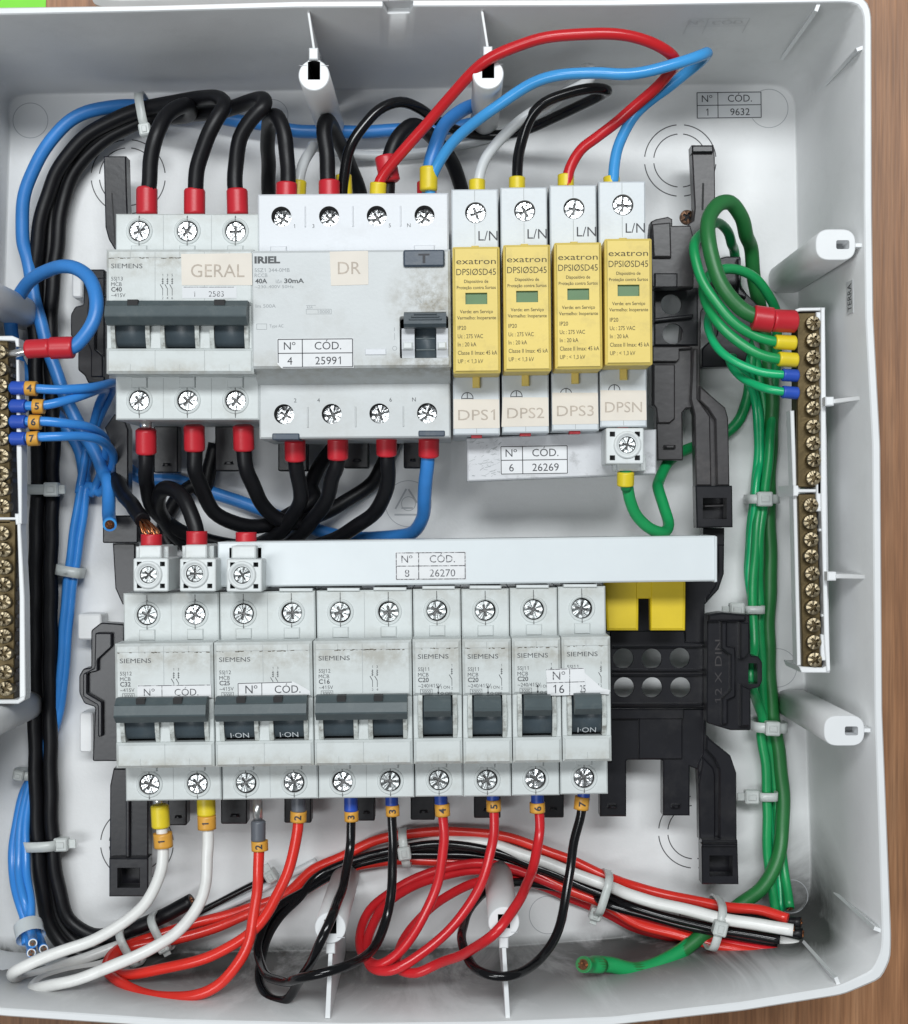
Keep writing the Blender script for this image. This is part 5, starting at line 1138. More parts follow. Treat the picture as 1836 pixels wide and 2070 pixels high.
for lab, pin, fer, pts in (
    ('thick black wire from terminal two of the residual current device, bending left under the cover', None, (1690, 1150, 1690, 1278), s_(4, (1690, 1150, 45), (1694, 1290, 43)) + s_(7, (1718, 60, 39), (1720, 140, 36), (1690, 220, 31), (1620, 310, 25), (1530, 375, 18), (1400, 440, 10))),
    ('thick black wire from terminal four of the residual current device', None, None, s_(5, (235, 1130, 45), (230, 1300, 43)) + s_(8, (205, 20, 40), (180, 120, 36), (120, 220, 30), (50, 310, 24), (-50, 395, 16))),
    ('thick black wire from terminal six of the residual current device, the outermost curve', None, None, s_(5, (515, 1130, 45), (522, 1290, 43)) + s_(8, (522, 20, 40), (505, 110, 36), (450, 210, 30), (350, 290, 24), (220, 365, 17), (60, 430, 10)))):
    w = wire(lab, 'wire_black', rT, pts, LR)
    sleeve(w, 'ferrule', 'ferrule_red', ends(4, 1690, 1158, 46, 1692, 1278, 44) if fer else (ends(5, 236, 1145, 46, 236, 1270, 44) if 'four' in lab else ends(5, 514, 1140, 46, 515, 1248, 44)), 3.95)
# --- feeds into the white connectors
FD = 'thick black wires entering the white screw connectors'
w = wire('thick black wire with frayed bare copper at its end, above the leftmost white connector', 'wire_black', rT, s_(7, (660, 20, 20), (715, 120, 32), (770, 190, 44), (820, 262, 53)), FD)
mb = MB()
for k in range(26):
    a = random.uniform(0, 6.28); rr = math.sqrt(random.random()) * 2.5; o_ = Vector((rr * math.cos(a), rr * .25 * math.sin(a), rr * math.sin(a))); tw = Vector((random.uniform(-1.2, 1.6), 0, random.uniform(-.6, .6)))
    mb.tube([q(7, 815, 258, 53) + o_ * .8, q(7, 838, 292, 55) + o_ * 1.05 + tw * .4, q(7, 860, 330, 56) + o_ * 1.1 + tw, q(7, 866, 352, 56) + o_ * .8], .33, random.choice(['copper', 'copper', 'copper_dark']), 6)
mb.build('copper_strands', w)
wire('thick black arched wire entering the middle white connector', 'wire_black', rT, s_(7, (1128, 400, FZ), (1124, 320, FZ), (1100, 230, 55), (1060, 150, 53), (1000, 90, 49), (935, 80, 42), (905, 140, 34), (925, 230, 24), (985, 320, 16), (1080, 420, 10)), FD)
wire('thick black wire running behind the arched one towards the base', 'wire_black', rT, s_(4, (1235, 1180, 6), (1200, 1330, 6), (1160, 1460, 6)) + s_(7, (1120, 60, 6), (1020, 130, 6), (940, 300, 6), (1000, 440, 6)), FD)

# --- blue neutral wires
BL = 'thick blue neutral wires'; rB = 2.65
w = wire('long thick blue neutral wire curving down the left side to a cut end with bare copper', 'wire_blue_dark', rB,
    s_(2, (880, 738, 16), (700, 742, 10), (500, 748, 9), (250, 750, 8), (0, 748, 8)) + s_(1, (1500, 715, 9), (1300, 690, 10), (1000, 640, 12)), BL, n=16) if False else None
w = wire('long thick blue wire curving down the left side to a cut copper end', 'wire_blue', rB,
    s_(2, (755, 1150, 46), (757, 1010, 47), (785, 860, 47), (850, 715, 44), (950, 628, 38), (1050, 605, 30), (1100, 640, 20), (1020, 705, 13), (860, 735, 10), (600, 745, 9), (300, 755, 8), (0, 748, 8)) +
    s_(1, (1500, 712, 8), (1300, 680, 8), (1050, 625, 9), (800, 608, 11), (640, 613, 13), (500, 640, 15), (380, 710, 16), (260, 850, 16), (175, 1010, 15), (130, 1190, 14), (132, 1370, 13)) +
    s_(4, (158, 120, 12), (178, 240, 12), (215, 420, 12), (290, 680, 13), (370, 900, 14), (460, 1090, 15), (550, 1240, 17), (600, 1360, 19)) + s_(7, (618, 30, 22), (622, 150, 26), (627, 240, 33), (629, 285, 44)), BL, n=16, cut1=True)
sleeve(w, 'ferrule', 'ferrule_red', ends(2, 745, 1150, 44, 745, 1042, 44), 3.8)
w = wire('thick blue neutral wire looped beside the left bar, red ferrule at its tip', 'wire_blue', rB,
    s_(4, (340, 645, 58), (425, 625, 58), (490, 560, 58), (540, 460, 57), (555, 350, 55), (520, 250, 52), (440, 180, 48), (350, 165, 44), (250, 200, 38), (150, 275, 32), (85, 380, 26), (62, 490, 20), (75, 600, 14), (120, 740, 9), (220, 890, 6), (350, 1050, 5), (450, 1200, 5), (490, 1400, 5)) +
    s_(7, (490, 40, 5), (460, 240, 5), (420, 480, 6), (400, 600, 6), (375, 850, 5), (350, 1150, 5), (310, 1440, 4)) + s_(10, (245, 200, 3), (235, 330, 3)), BL, n=16)
sleeve(w, 'ferrule', 'ferrule_red', ends(4, 150, 640, 57, 292, 632, 58), 3.5); sleeve(w, 'ferrule_collar', 'ferrule_red', ends(4, 285, 634, 58, 422, 630, 58), 4.1)
mb = MB(); mb.tube(s_(4, (20, 668, 50), (80, 665, 56), (160, 650, 57)), 1.5, 'tin', 12); mb.build('ferrule_pin', w)
w = wire('thick blue neutral wire from the lower N terminal, dropping behind the cover', 'wire_blue', rB,
    s_(5, (755, 1130, 45), (750, 1290, 43)) + s_(8, (737, 20, 40), (733, 140, 34), (718, 250, 26), (670, 325, 18), (560, 352, 12), (380, 362, 8), (180, 335, 6), (0, 270, 5)) + s_(7, (1480, 195, 5), (1340, 140, 4), (1150, 80, 4), (1000, 30, 4)) + s_(4, (820, 1380, 3.5), (700, 1300, 3.5)), BL, n=16)
sleeve(w, 'ferrule', 'ferrule_red', ends(5, 757, 1145, 46, 756, 1255, 44), 3.95)
NB = 'numbered light blue neutral wires on the left bar'; rN = 1.75
for d, y0, mx, pts in (
    ('4', 862, 182, s_(4, (200, 864, 56), (330, 872, 55), (470, 866, 50), (590, 845, 40), (650, 835, 28), (640, 880, 14), (590, 990, 8), (545, 1100, 6), (500, 1300, 6), (470, 1460, 6))),
    ('5', 965, 225, s_(4, (250, 962, 56), (350, 940, 54), (470, 905, 48), (570, 870, 36), (600, 880, 20), (560, 980, 10), (520, 1120, 7), (480, 1300, 8), (455, 1460, 8))),
    ('6', 1055, 205, s_(4, (230, 1052, 56), (360, 1065, 54), (480, 1078, 48), (565, 1115, 38), (610, 1180, 26), (600, 1290, 14), (560, 1400, 9), (530, 1465, 8))),
    ('7', 1152, 195, s_(4, (225, 1142, 56), (350, 1138, 55), (470, 1140, 50), (570, 1160, 42), (630, 1205, 32), (650, 1280, 22), (625, 1370, 13), (570, 1465, 9)))):
    k = '4567'.index(d); off = (0, -14, 16, 30)[k]; z = (4.5, 8, 4.5, 7.5)[k]; o2 = (-16, 14, -2, 46)[k]
    tail = s_(7, (480 + off, 60, z), (440 + off, 300, z), (405 + off * .8, 560, z), (382 + off * .7, 760, z), (365 + off * .6, 1000, z), (345 + off * .5, 1250, z)) + s_(10, (300 + off * .4, 100, z * .8), (200, 330, z * .8), (140 + o2 * .6, 480, z), (100 + o2, 700, z + 3), (92 + o2 * 1.3, 900, z + 7), (130 + o2, 1100, z + 15))
    tail += s_(10, *(((160, 1250, 24), (176, 1340, 30), (180, 1378, 44)) if d == '4' else ((200, 1240, 22), (232, 1315, 28), (250, 1355, 42)) if d == '5' else ((140, 1200, 22), (150, 1330, 27)) if d == '6' else ((178, 1225, 27), (186, 1290, 34), (188, 1322, 46))))
    w = wire('light blue neutral wire with amber number sleeve %s at the left bar' % d, 'wire_neutral_blue', rN, [q(4, 60, y0, 55)] + pts + tail, NB, cut1=d in '457', core='recess_shade', ringm='wire_white')  # dark core paints the shade inside the hollow cut ends
    sleeve(w, 'ferrule', 'ferrule_blue', ends(4, 66, y0, 55, 152, y0 + 1, 56), 2.55)
    marker(w, d, q(4, mx - 34, y0 + 2, 56), q(4, mx + 30, y0 + (4 if d != '7' else -2), 56), 2.75, up='up')
# --- light blue, red, black, white jumpers to the surge protectors
UJ = 'glossy jumper wires to the surge protectors'; rJ = 2.05
w = wire('glossy light blue jumper wire looping over the top to the right-hand surge protector', 'wire_light_blue', rJ,
    s_(2, (762, 1150, 50), (775, 1020, 51), (830, 900, 54), (940, 770, 60), (1130, 620, 68), (1330, 490, 74), (1500, 428, 78), (1700, 420, 80)) + s_(3, (170, 428, 82), (350, 402, 82), (520, 355, 81), (620, 318, 79), (655, 305, 74), (600, 370, 66), (480, 465, 60), (330, 575, 55), (220, 690, 52), (150, 820, 50), (122, 950, 49), (112, 1060, 48)), UJ, n=18)
sleeve(w, 'ferrule', 'ferrule_yellow', ends(2, 755, 1095, 51, 756, 958, 51), 3.3, flare=.06); sleeve(w, 'ferrule', 'ferrule_yellow', ends(3, 105, 1070, 47, 103, 1018, 47), 3.1)
w = wire('glossy red jumper wire arching highest over the box to a surge protector', 'wire_red', rJ,
    s_(2, (462, 1150, 50), (470, 1060, 51), (535, 950, 54), (680, 785, 60), (850, 590, 68), (980, 440, 75), (1150, 310, 81), (1350, 235, 84), (1560, 200, 86), (1750, 192, 87)) + s_(3, (230, 215, 86), (360, 255, 84), (450, 320, 79), (470, 375, 72), (420, 440, 65), (300, 560, 58), (150, 690, 53), (20, 790, 51)) + s_(2, (1625, 860, 49), (1565, 965, 48), (1543, 1085, 48)), UJ, n=18)
sleeve(w, 'ferrule', 'ferrule_yellow', ends(2, 462, 1150, 50, 468, 1045, 51), 3.1); sleeve(w, 'ferrule', 'ferrule_yellow', ends(2, 1541, 1075, 47, 1541, 1000, 47), 3.1)
w = wire('glossy black jumper wire arched behind the red one, doubling back to a surge protector', 'wire_black_gloss', rJ,
    s_(2, (262, 1150, 44), (270, 1010, 45), (300, 870, 46), (370, 735, 46), (470, 630, 45), (590, 587, 42), (710, 622, 36), (800, 690, 28), (900, 740, 20), (1030, 770, 14), (1150, 775, 14), (1270, 755, 18), (1440, 690, 26), (1620, 605, 36), (1740, 545, 44), (1775, 520, 50), (1700, 508, 53), (1560, 530, 54), (1420, 590, 53), (1330, 690, 51), (1285, 820, 49), (1265, 960, 48), (1262, 1090, 47)), UJ, n=18)
sleeve(w, 'ferrule', 'ferrule_yellow', ends(2, 275, 1150, 42, 268, 1000, 43), 3.1); sleeve(w, 'ferrule', 'ferrule_yellow', ends(2, 1262, 1090, 47, 1262, 1015, 47), 3.1)
w = wire('white jumper wire rising from the first surge protector and passing behind the others', 'wire_grey_white', rJ,
    s_(1, (1705, 1180, 38), (1712, 1050, 38), (1740, 930, 36), (1790, 850, 30)) + s_(2, (100, 835, 20), (230, 870, 8), (400, 892, 4), (600, 890, 3), (850, 850, 3), (1080, 790, 4), (1300, 690, 8), (1480, 580, 16), (1590, 470, 26), (1650, 395, 34), (1690, 400, 40), (1660, 470, 44), (1480, 565, 47), (1320, 665, 51), (1190, 770, 49), (1100, 880, 48), (1050, 990, 47), (1035, 1090, 47)), UJ, n=18)
sleeve(w, 'ferrule', 'ferrule_yellow', ends(1, 1705, 1150, 38, 1712, 1036, 38), 3.0); sleeve(w, 'ferrule', 'ferrule_yellow', ends(2, 1033, 1100, 47, 1033, 1030, 47), 3.1)

# --- green earth wires
GE = 'green earth wires'
w = wire('thickest dark green earth wire, red ferrule at the top and bare cut end below', 'wire_green_dark', 2.85,
    s_(6, (1040, 475, 58), (940, 455, 58), (850, 410, 58), (760, 310, 58), (700, 170, 57), (665, 40, 56)) + s_(3, (668, 1250, 52), (720, 1175, 49), (790, 1170, 45), (850, 1250, 38), (880, 1350, 30)) + s_(6, (905, 60, 20), (930, 260, 13), (970, 480, 8), (1010, 700, 6), (1030, 900, 5), (1020, 1250, 5)) +
    s_(9, (1012, 0, 5), (1012, 300, 5), (1020, 550, 5), (1008, 850, 5), (1015, 1150, 5), (1028, 1350, 5)) + s_(12, (1040, 60, 5), (1075, 300, 5), (1092, 500, 6), (1085, 700, 8), (1050, 880, 12), (960, 1020, 16), (820, 1130, 20), (650, 1270, 24), (500, 1380, 28), (350, 1460, 33), (230, 1485, 36), (100, 1455, 39), (0, 1448, 41)) + s_(11, (1740, 1448, 44), (1680, 1446, 47), (1640, 1444, 54)), GE, n=18, cut1=True, core='copper_dark')
sleeve(w, 'ferrule', 'ferrule_red', ends(6, 1035, 478, 58, 918, 462, 58), 4.7); sleeve(w, 'ferrule_collar', 'ferrule_red', ends(6, 1165, 485, 56, 1025, 478, 58), 4.2)
mb = MB(); mb.tube(s_(12, (560, 1335, 26), (500, 1380, 28), (350, 1460, 33), (230, 1485, 36), (100, 1455, 39), (0, 1448, 41)) + s_(11, (1740, 1448, 44), (1680, 1446, 47), (1641, 1444, 53.8)), 3.0, 'wire_green', 20); mb.build('end_sheath', w)
G5 = [
 ('green earth wire in the upper yellow ferrule', 'wire_green', 1.95, 'ferrule_yellow', 2.75, (1165, 608, 1045, 602),
    s_(6, (1150, 607, 55), (1040, 600, 56), (930, 565, 56), (800, 480, 56), (690, 350, 55), (610, 200, 53), (578, 60, 50)) + s_(3, (640, 1330, 40), (710, 1285, 33), (770, 1330, 24), (795, 1400, 18)) + s_(6, (810, 80, 8), (830, 300, 5), (880, 560, 4), (950, 760, 3), (985, 1000, 3), (985, 1250, 4)) + s_(9, (985, 0, 4), (960, 150, 9), (940, 320, 12), (925, 550, 12), (915, 740, 12), (925, 880, 13), (922, 1020, 16), (905, 1130, 24), (912, 1220, 24), (945, 1310, 14), (975, 1420, 9)) + s_(12, (965, 100, 8), (990, 300, 8), (1000, 500, 8), (1000, 700, 8), (1010, 900, 8), (1030, 1020, 9), (1052, 1150, 10))),
 ('green earth wire in the lower yellow ferrule', 'wire_green', 1.95, 'ferrule_yellow', 2.75, (1175, 708, 1065, 700),
    s_(6, (1160, 707, 55), (1060, 698, 56), (950, 670, 56), (830, 600, 55), (720, 490, 53), (650, 380, 48), (640, 270, 42), (690, 200, 38), (790, 180, 35), (900, 215, 31), (990, 300, 26), (1045, 410, 20), (1060, 560, 13), (1050, 750, 8), (1035, 950, 5), (1015, 1200, 9)) + s_(9, (1000, 0, 10), (982, 150, 10), (955, 400, 12), (955, 650, 8), (960, 900, 7), (975, 1200, 6)) + s_(12, (985, 60, 5), (1030, 300, 4), (1060, 600, 4), (1090, 850, 5), (1110, 980, 8), (1130, 1130, 14))),
 ('thin bright green earth wire in the upper blue ferrule', 'wire_green_bright', 1.6, 'ferrule_blue', 2.35, (1178, 797, 1088, 792),
    s_(6, (1165, 796, 55), (1090, 790, 56), (960, 775, 55), (830, 725, 53), (720, 640, 49), (665, 540, 43), (670, 440, 34), (720, 400, 24), (790, 480, 14), (850, 650, 8), (920, 850, 5), (960, 1050, 5), (960, 1300, 6)) + s_(9, (945, 0, 8), (930, 150, 10), (905, 400, 10), (895, 600, 9), (925, 800, 8), (950, 1100, 5), (965, 1350, 5)) + s_(12, (985, 200, 4), (1010, 500, 3), (1035, 700, 3), (1060, 900, 4), (1075, 1000, 6), (1080, 1145, 9))),
 ('thin bright green earth wire in the lower blue ferrule', 'wire_green_bright', 1.6, 'ferrule_blue', 2.35, (1178, 898, 1088, 890),
    s_(6, (1165, 897, 55), (1090, 888, 56), (980, 868, 54), (880, 825, 48), (810, 760, 40), (780, 700, 28), (820, 700, 16), (890, 820, 8), (935, 980, 5), (945, 1250, 5)) + s_(9, (925, 100, 6), (900, 350, 6), (890, 560, 6), (905, 700, 6), (935, 900, 4), (960, 1300, 4)))]
for lab, m, r, fm, fr, fe, pts in G5:
    w = wire(lab, m, r, pts, GE, n=16, cut1='yellow' in lab)
    sleeve(w, 'ferrule', fm, ends(6, fe[0], fe[1], 55, fe[2], fe[3], 56), fr)
w = wire('green earth wire hanging in a loop from the connector below the surge protectors', 'wire_green', 2.2,
    s_(6, (185, 1345, 56), (190, 1440, 55)) + s_(9, (188, 20, 54), (205, 130, 52), (255, 240, 49), (330, 315, 46), (405, 330, 42), (435, 285, 37), (405, 190, 32), (375, 80, 27)) + s_(6, (375, 1410, 23), (420, 1310, 16), (520, 1230, 9), (640, 1180, 4), (760, 1130, 3.5), (840, 1050, 3), (885, 930, 3), (900, 800, 4), (915, 650, 4)), GE, n=16)
sleeve(w, 'ferrule', 'ferrule_yellow', ends(6, 185, 1350, 56, 184, 1432, 55), 3.2)

# --- outgoing circuits under the lower row
OC = 'numbered outgoing wires below the lower row'; ZL = 46
def out(lab, m, r, fm, fr, digit, f0, f1, m0, m1, pts, region, mr_, pin=None):
    w = wire(lab, m, r, pts, OC, n=16)
    sleeve(w, 'ferrule', fm, [q(region, f0[0], f0[1], ZL), q(region, f1[0], f1[1], ZL)], fr)
    if pin: mb = MB(); mb.tube([q(region, *p) for p in pin], 1.9, 'tin', 14, raw=True); mb.build('ferrule_pin', w)
    marker(w, digit, q(region, m0[0], m0[1], ZL), q(region, m1[0], m1[1], ZL), mr_)
    return w
out('white outgoing wire with amber sleeve 1 below a detached yellow ferrule', 'wire_white', 2.2, 'ferrule_yellow', 3.45, '1', (915, 528), (922, 660), (932, 690), (938, 772),
    s_(10, (920, 600, ZL), (930, 690, ZL), (935, 790, ZL), (915, 930, 47), (850, 1070, 49), (730, 1190, 51), (560, 1290, 53), (370, 1365, 55), (210, 1420, 56), (100, 1475, 55), (72, 1508, 48), (130, 1520, 36), (280, 1480, 26), (420, 1430, 18), (560, 1380, 14), (700, 1330, 12)), 10, 3.6, pin=((905, 480, ZL), (908, 535, ZL)))
out('white outgoing wire with amber sleeve 1 touching its yellow ferrule', 'wire_white', 2.2, 'ferrule_yellow', 3.5, '1', (1180, 470), (1183, 590), (1184, 590), (1186, 668),
    s_(10, (1182, 560, ZL), (1190, 680, ZL), (1190, 800, ZL), (1178, 970, 47), (1130, 1120, 49), (1030, 1245, 51), (880, 1345, 53), (700, 1430, 55), (480, 1515, 56), (300, 1565, 55), (190, 1585, 50), (230, 1540, 36), (370, 1490, 24), (560, 1455, 16), (760, 1400, 12), (900, 1340, 10)), 10, 3.5)
out('orange red outgoing wire with amber sleeve 2 under a long grey ferrule', 'wire_orange_red', 2.05, 'ferrule_grey', 2.75, '2', (1480, 618), (1480, 738), (1487, 734), (1489, 790),
    s_(10, (1480, 700, ZL), (1484, 800, ZL), (1478, 960, 47), (1458, 1130, 50), (1430, 1290, 53), (1370, 1430, 56), (1270, 1545, 58), (1120, 1620, 58), (930, 1630, 55), (760, 1585, 49), (650, 1520, 41), (610, 1450, 32), (650, 1380, 24), (760, 1325, 17), (950, 1260, 12), (1150, 1200, 9), (1400, 1130, 8), (1620, 1050, 7)) + s_(11, (100, 900, 6), (280, 815, 6), (480, 725, 6), (700, 690, 6), (950, 685, 6), (1200, 715, 7), (1500, 820, 9), (1813, 955, 12)) + s_(12, (200, 995, 16), (480, 1065, 22), (760, 1120, 28), (950, 1138, 33), (1120, 1190, 38)), 10, 3.2, pin=((1475, 480, ZL), (1477, 635, ZL)))
out('orange red outgoing wire with amber sleeve 2 pushed up against the breaker', 'wire_orange_red', 2.05, 'ferrule_grey', 2.75, '2', (1710, 480), (1711, 570), (1711, 566), (1709, 626),
    s_(10, (1710, 560, ZL), (1706, 660, ZL), (1680, 810, 47), (1620, 980, 48), (1530, 1150, 50), (1400, 1290, 51), (1220, 1390, 51), (1020, 1450, 49), (820, 1490, 45), (690, 1500, 40), (625, 1470, 33), (640, 1400, 26), (740, 1350, 19), (1000, 1300, 15), (1250, 1230, 12), (1430, 1150, 11), (1640, 1080, 10)) + s_(11, (100, 985, 6), (300, 890, 5), (520, 850, 4), (760, 850, 4), (1000, 860, 4), (1250, 880, 6), (1500, 990, 9), (1813, 1125, 12)) + s_(12, (250, 1215, 16), (500, 1285, 22), (750, 1350, 27), (1050, 1405, 34)), 10, 3.1)
out('black outgoing wire with amber sleeve 3, the left one of two', 'wire_black_gloss', 1.75, 'ferrule_blue', 2.6, '3', (310, 470), (311, 568), (313, 565), (314, 622),
    s_(11, (311, 550, ZL), (312, 650, ZL), (303, 780, 47), (275, 960, 55), (235, 1080, 68), (200, 1170, 80), (140, 1310, 83.5), (60, 1470, 76), (0, 1560, 66)) + s_(10, (1640, 1645, 60), (1550, 1640, 55), (1495, 1560, 47), (1490, 1450, 39), (1530, 1300, 30), (1610, 1160, 22), (1720, 1060, 16)) + s_(11, (110, 945, 10), (280, 865, 9), (550, 790, 9), (850, 755, 9), (1100, 790, 10), (1400, 895, 11), (1600, 980, 12), (1813, 1065, 15)) + s_(12, (200, 1110, 20), (480, 1195, 26), (760, 1255, 32), (1075, 1310, 38)), 11, 2.7)
out('black outgoing wire with amber sleeve 3, the right one of two', 'wire_black_gloss', 1.75, 'ferrule_blue', 2.45, '3', (544, 470), (545, 535), (548, 530), (550, 592),
    s_(11, (546, 520, ZL), (546, 620, ZL), (550, 780, 47), (545, 980, 50), (515, 1180, 53), (440, 1350, 62), (310, 1440, 78), (150, 1495, 84), (0, 1525, 79)) + s_(10, (1650, 1545, 71), (1545, 1515, 58), (1490, 1430, 42), (1480, 1320, 34), (1530, 1190, 26), (1630, 1090, 19), (1740, 1025, 14)) + s_(11, (280, 895, 6), (550, 825, 6), (850, 815, 6), (1100, 835, 6), (1400, 930, 8), (1700, 1040, 10)) + s_(12, (50, 1090, 14), (300, 1170, 19), (600, 1245, 26), (1060, 1330, 32)), 11, 2.6)
out('red outgoing wire with amber sleeve 4', 'wire_red', 1.85, 'ferrule_blue', 2.5, '4', (825, 465), (828, 530), (832, 522), (836, 592),
    s_(11, (828, 520, ZL), (838, 620, ZL), (843, 740, 47), (822, 910, 49), (765, 1090, 52), (680, 1250, 55), (580, 1380, 57), (470, 1445, 56), (390, 1400, 48), (360, 1310, 40), (375, 1220, 33), (440, 1110, 26), (570, 1010, 20), (760, 920, 15), (920, 875, 12), (1050, 865, 10), (1230, 895, 9), (1500, 1000, 9), (1813, 1120, 11)) + s_(12, (200, 1180, 14), (500, 1260, 20), (800, 1335, 27), (1070, 1380, 33)), 11, 2.85)
out('red outgoing wire with amber sleeve 5', 'wire_red', 1.85, 'ferrule_blue', 2.4, '5', (1124, 455), (1125, 508), (1127, 500), (1129, 565),
    s_(11, (1125, 490, ZL), (1131, 600, ZL), (1122, 740, 47), (1078, 920, 50), (990, 1100, 53), (850, 1270, 56), (700, 1390, 59), (540, 1480, 60), (430, 1460, 54), (400, 1370, 45), (430, 1230, 36), (500, 1110, 28), (640, 1010, 20), (840, 935, 13), (1050, 905, 8), (1250, 925, 5), (1500, 1020, 4), (1813, 1150, 5)) + s_(12, (250, 1225, 9), (600, 1315, 15), (850, 1360, 22), (1040, 1410, 28)), 11, 2.8)
out('red outgoing wire with amber sleeve 6', 'wire_red', 1.85, 'ferrule_blue', 2.5, '6', (1378, 460), (1380, 520), (1377, 515), (1379, 572),
    s_(11, (1378, 500, ZL), (1390, 600, ZL), (1388, 720, 47), (1345, 910, 56), (1265, 1090, 76), (1140, 1260, 84), (970, 1375, 74), (800, 1445, 62), (680, 1490, 60), (590, 1470, 54), (580, 1380, 44), (640, 1260, 34), (780, 1110, 24), (960, 1000, 15), (1150, 955, 9), (1330, 975, 5), (1560, 1060, 3), (1813, 1170, 4)) + s_(12, (250, 1245, 7), (600, 1330, 12), (850, 1380, 18), (1140, 1375, 26)), 11, 2.95)
out('black outgoing wire with amber sleeve 7 looping round a lower post', 'wire_black_gloss', 1.75, 'ferrule_blue', 2.4, '7', (1645, 450), (1642, 500), (1636, 482), (1628, 555),
    s_(11, (1642, 490, ZL), (1626, 590, ZL), (1590, 740, 47), (1560, 930, 50), (1528, 1130, 55), (1475, 1300, 62), (1380, 1425, 70), (1250, 1500, 82), (1150, 1512, 84), (1070, 1495, 82), (1000, 1440, 74), (950, 1330, 64), (960, 1200, 46), (1020, 1085, 30), (1120, 1005, 18), (1250, 975, 11), (1400, 985, 7), (1560, 1020, 4), (1813, 1100, 4)) + s_(12, (250, 1190, 6), (600, 1290, 10), (950, 1350, 18)), 11, 2.85)
# the bundle that leaves to the right, and loose ends
wire('white wire in the tied bundle, cut end showing at the right', 'wire_white', 2.3, s_(11, (640, 770, 4), (850, 735, 6), (1080, 750, 8), (1330, 825, 11), (1580, 920, 14), (1813, 1005, 18)) + s_(12, (200, 1050, 24), (480, 1125, 31), (760, 1190, 38), (960, 1225, 42), (1150, 1255, 45)), 'wires tied in the bundle at the bottom', n=16, cut1=True)
wire('second white wire under the bundle, blunt end beside the corner fin', 'wire_white', 2.1, s_(12, (500, 1180, 18), (760, 1250, 22), (980, 1290, 26), (1180, 1345, 30)), 'wires tied in the bundle at the bottom', cut1=True)
wire('black wire behind the white one in the bundle, frayed cut end', 'wire_black', 2.1, s_(12, (300, 1040, 14), (600, 1100, 20), (900, 1160, 28), (1080, 1200, 32), (1195, 1210, 35)), 'wires tied in the bundle at the bottom', cut1=True)
wire('black wire low in the bundle ending at the corner', 'wire_black', 2.0, s_(12, (500, 1170, 12), (800, 1225, 20), (1050, 1260, 26), (1205, 1275, 30)), 'wires tied in the bundle at the bottom', cut1=True)
wire('thin black wire running alongside the red bundle at lower left', 'wire_black_gloss', 1.3, s_(10, (1130, 1150, 6), (1250, 1090, 5), (1400, 1010, 4), (1520, 955, 4)), 'wires tied in the bundle at the bottom')
wire('pale wire between the thin black wire and the red bundle', 'wire_grey_white', 1.5, s_(10, (940, 1360, 4), (1050, 1260, 4), (1180, 1170, 3.5), (1350, 1090, 3), (1560, 980, 3), (1680, 920, 3), (1813, 850, 2.5)), 'wires tied in the bundle at the bottom')

# ================================================================== nylon ties
TI = 'white nylon cable ties'
def tie(label, r, x, y, z, ang, half, half_z, head, hl=4.4, w=2.4, tail=2.5, hz=None):
    """ring round a bundle whose direction is ang (deg, in the plane); head = offset across the bundle in half widths"""
    c = q(r, x, y, z); xf = Matrix.Translation(c) @ Matrix.Rotation(math.radians(ang), 4, 'Z'); t = thing('cable_tie', label, 'cable tie', c, TI)
    mb = MB(xf); N = 40; pr = []
    for k in range(N):
        a = 2 * math.pi * k / N; ca, sa = math.cos(a), math.sin(a); f = lambda v: math.copysign(abs(v) ** .62, v)
        pr.append([mb.vert((w * s * .5, f(ca) * (half + d), f(sa) * (half_z + d))) for s, d in ((-1, 0), (1, 0), (1, .75), (-1, .75))])
    for k in range(N):
        a, b = pr[k], pr[(k + 1) % N]
        for i in range(4): mb.face((a[i], b[i], b[(i + 1) % 4], a[(i + 1) % 4])[::-1], 'tie_nylon', i in (0, 2))
    mb.build('strap', t)
    y0 = head * half; zt = half_z + .2 if abs(head) < .85 else (hz if hz is not None else half_z * .35)
    mb = MB(xf); mb.prism(rounded(rect(-hl / 2, hl / 2, y0 - hl * .52, y0 + hl * .52), .8, 3), zt - 1.8, zt + 2.6, 'tie_nylon', ch=.6)
    mb.prism(rounded(rect(-hl * .22, hl * .22, y0 - hl * .3, y0 + hl * .3), .3, 2), zt + 2.2, zt + 2.95, 'tie_nylon', ch=.25)
    mb.build('lock_head', t)
    if tail:
        s = 1 if head >= 0 else -1; mb = MB(xf); mb.box(-w * .45, w * .45, min(y0 + s * hl * .4, y0 + s * (hl * .5 + tail)), max(y0 + s * hl * .4, y0 + s * (hl * .5 + tail)), zt - .2, zt + .7, 'tie_nylon', .15); mb.build('tail', t)
tie('grey nylon tie round the black supply wires near the top left', 1, 832, 655, 16, 10, 7.2, 8.5, -1.12, w=3.4, hl=4.6, tail=0, hz=6)
tie('white nylon tie halfway down the thick black wires, head on the right', 7, 255, 85, 7, 90, 6.6, 6.6, -.75, w=4.0, hl=5.6)
tie('pale blue tinted nylon tie round the blue bundle on the left', 7, 404, 550, 6, 80, 4.8, 5.2, 0.0, w=4.2, hl=0.1, tail=0)
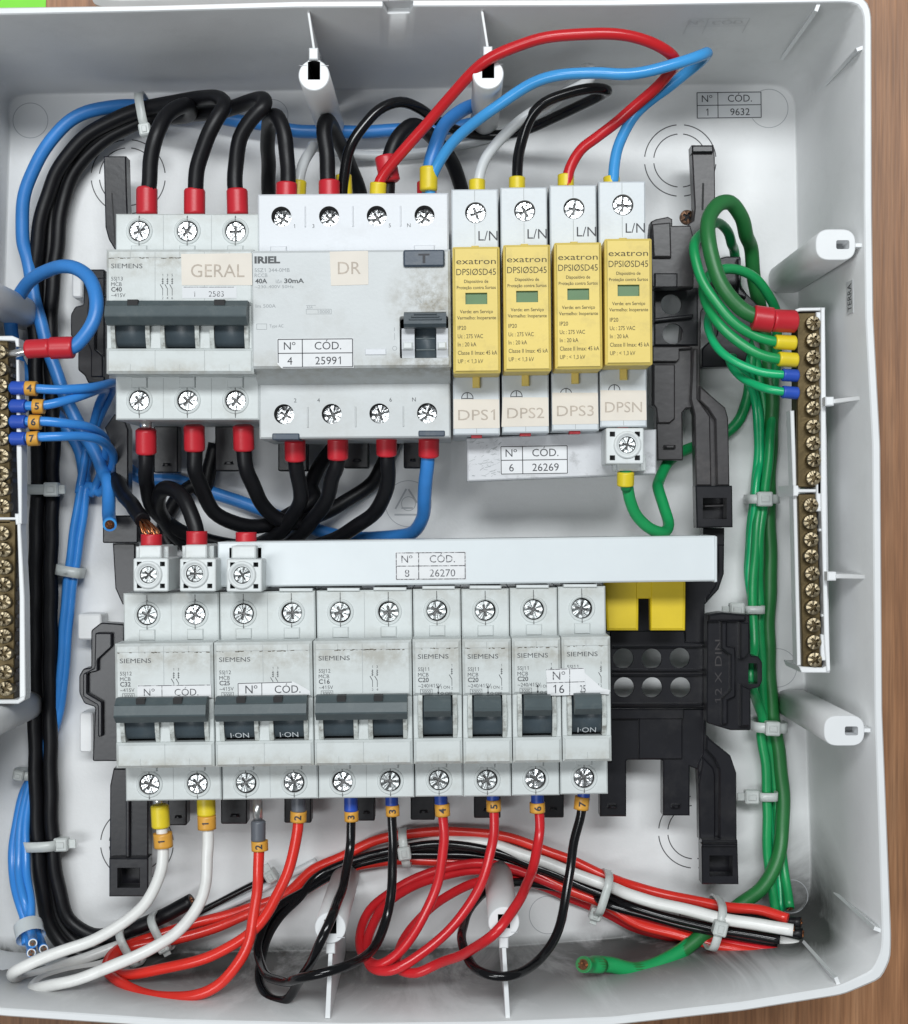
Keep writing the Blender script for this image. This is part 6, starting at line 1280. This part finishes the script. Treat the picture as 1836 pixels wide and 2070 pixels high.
tie('white nylon tie low on the thick black wires, frayed head on the right', 10, 245, 750, 7, 92, 6.7, 6.6, -1.25, w=4.0, hl=5.4, tail=3)
tie('nylon tie round the two green wires beside the earth bar', 9, 968, 140, 8, 90, 6.0, 6.6, .05, w=3.6, hl=5.8, tail=0)
tie('nylon tie round one green wire above the right clip', 9, 925, 775, 11.5, 90, 3.4, 3.4, 2.2, w=3.2, hl=5.6, tail=3, hz=2)
tie('nylon tie round all the green wires below the right clip', 12, 1008, 78, 7, 88, 6.6, 6.2, -.02, w=4.0, hl=5.6, tail=0)
tie('nylon tie low on the green wires, head on the left', 12, 1002, 480, 7.5, 90, 3.3, 3.2, 2.1, w=3.4, hl=5.4, tail=3, hz=2)
tie('nylon tie at the left end of the bottom bundle where the red wires turn', 10, 752, 1335, 16, 28, 7.6, 8.0, .5, w=3.2, hl=0.1, tail=0)
tie('nylon tie just right of the leftmost one on the bottom bundle', 10, 930, 1250, 14, 28, 7.4, 8.0, -.55, w=3.2, hl=4.6, tail=2)
tie('nylon tie under the black wire 3 at the top of the bundle arch', 11, 620, 775, 8.5, 8, 6.8, 7.2, -.05, w=3.4, hl=5.0, tail=0)
tie('nylon tie on the bundle with its head hanging below', 12, 50, 1035, 17, -17, 7.8, 8.6, -1.15, w=3.2, hl=4.8, tail=2, hz=0)
tie('nylon tie near the right end of the bundle, its head on the white wire', 12, 690, 1210, 28, -14, 9.0, 12.0, .15, w=3.2, hl=5.2, tail=0)
tie('small grey nylon tie behind the black wires at the left edge', 10, 143, 352, 5, 80, 3.6, 3.6, .3, w=3.4, hl=4.0, tail=0)
tie('nylon tie on the base behind the red wire marked 2', 10, 1562, 935, 4, 30, 2.2, 2.6, .3, w=3.4, hl=4.6, tail=3)
# clear tape round the cut blue ends
tp = thing('tape_wrap', 'clear tape wrapped round the cut blue wire ends at the lower left corner', 'tape', q(10, 185, 1300, 20))
mb = MB(); mb.tube(s_(10, (160, 1215, 25), (178, 1290, 29)), lambda t: 5.6 + .3 * math.sin(9 * t), 'tie_nylon', 20, caps=False); mb.build('band', tp)
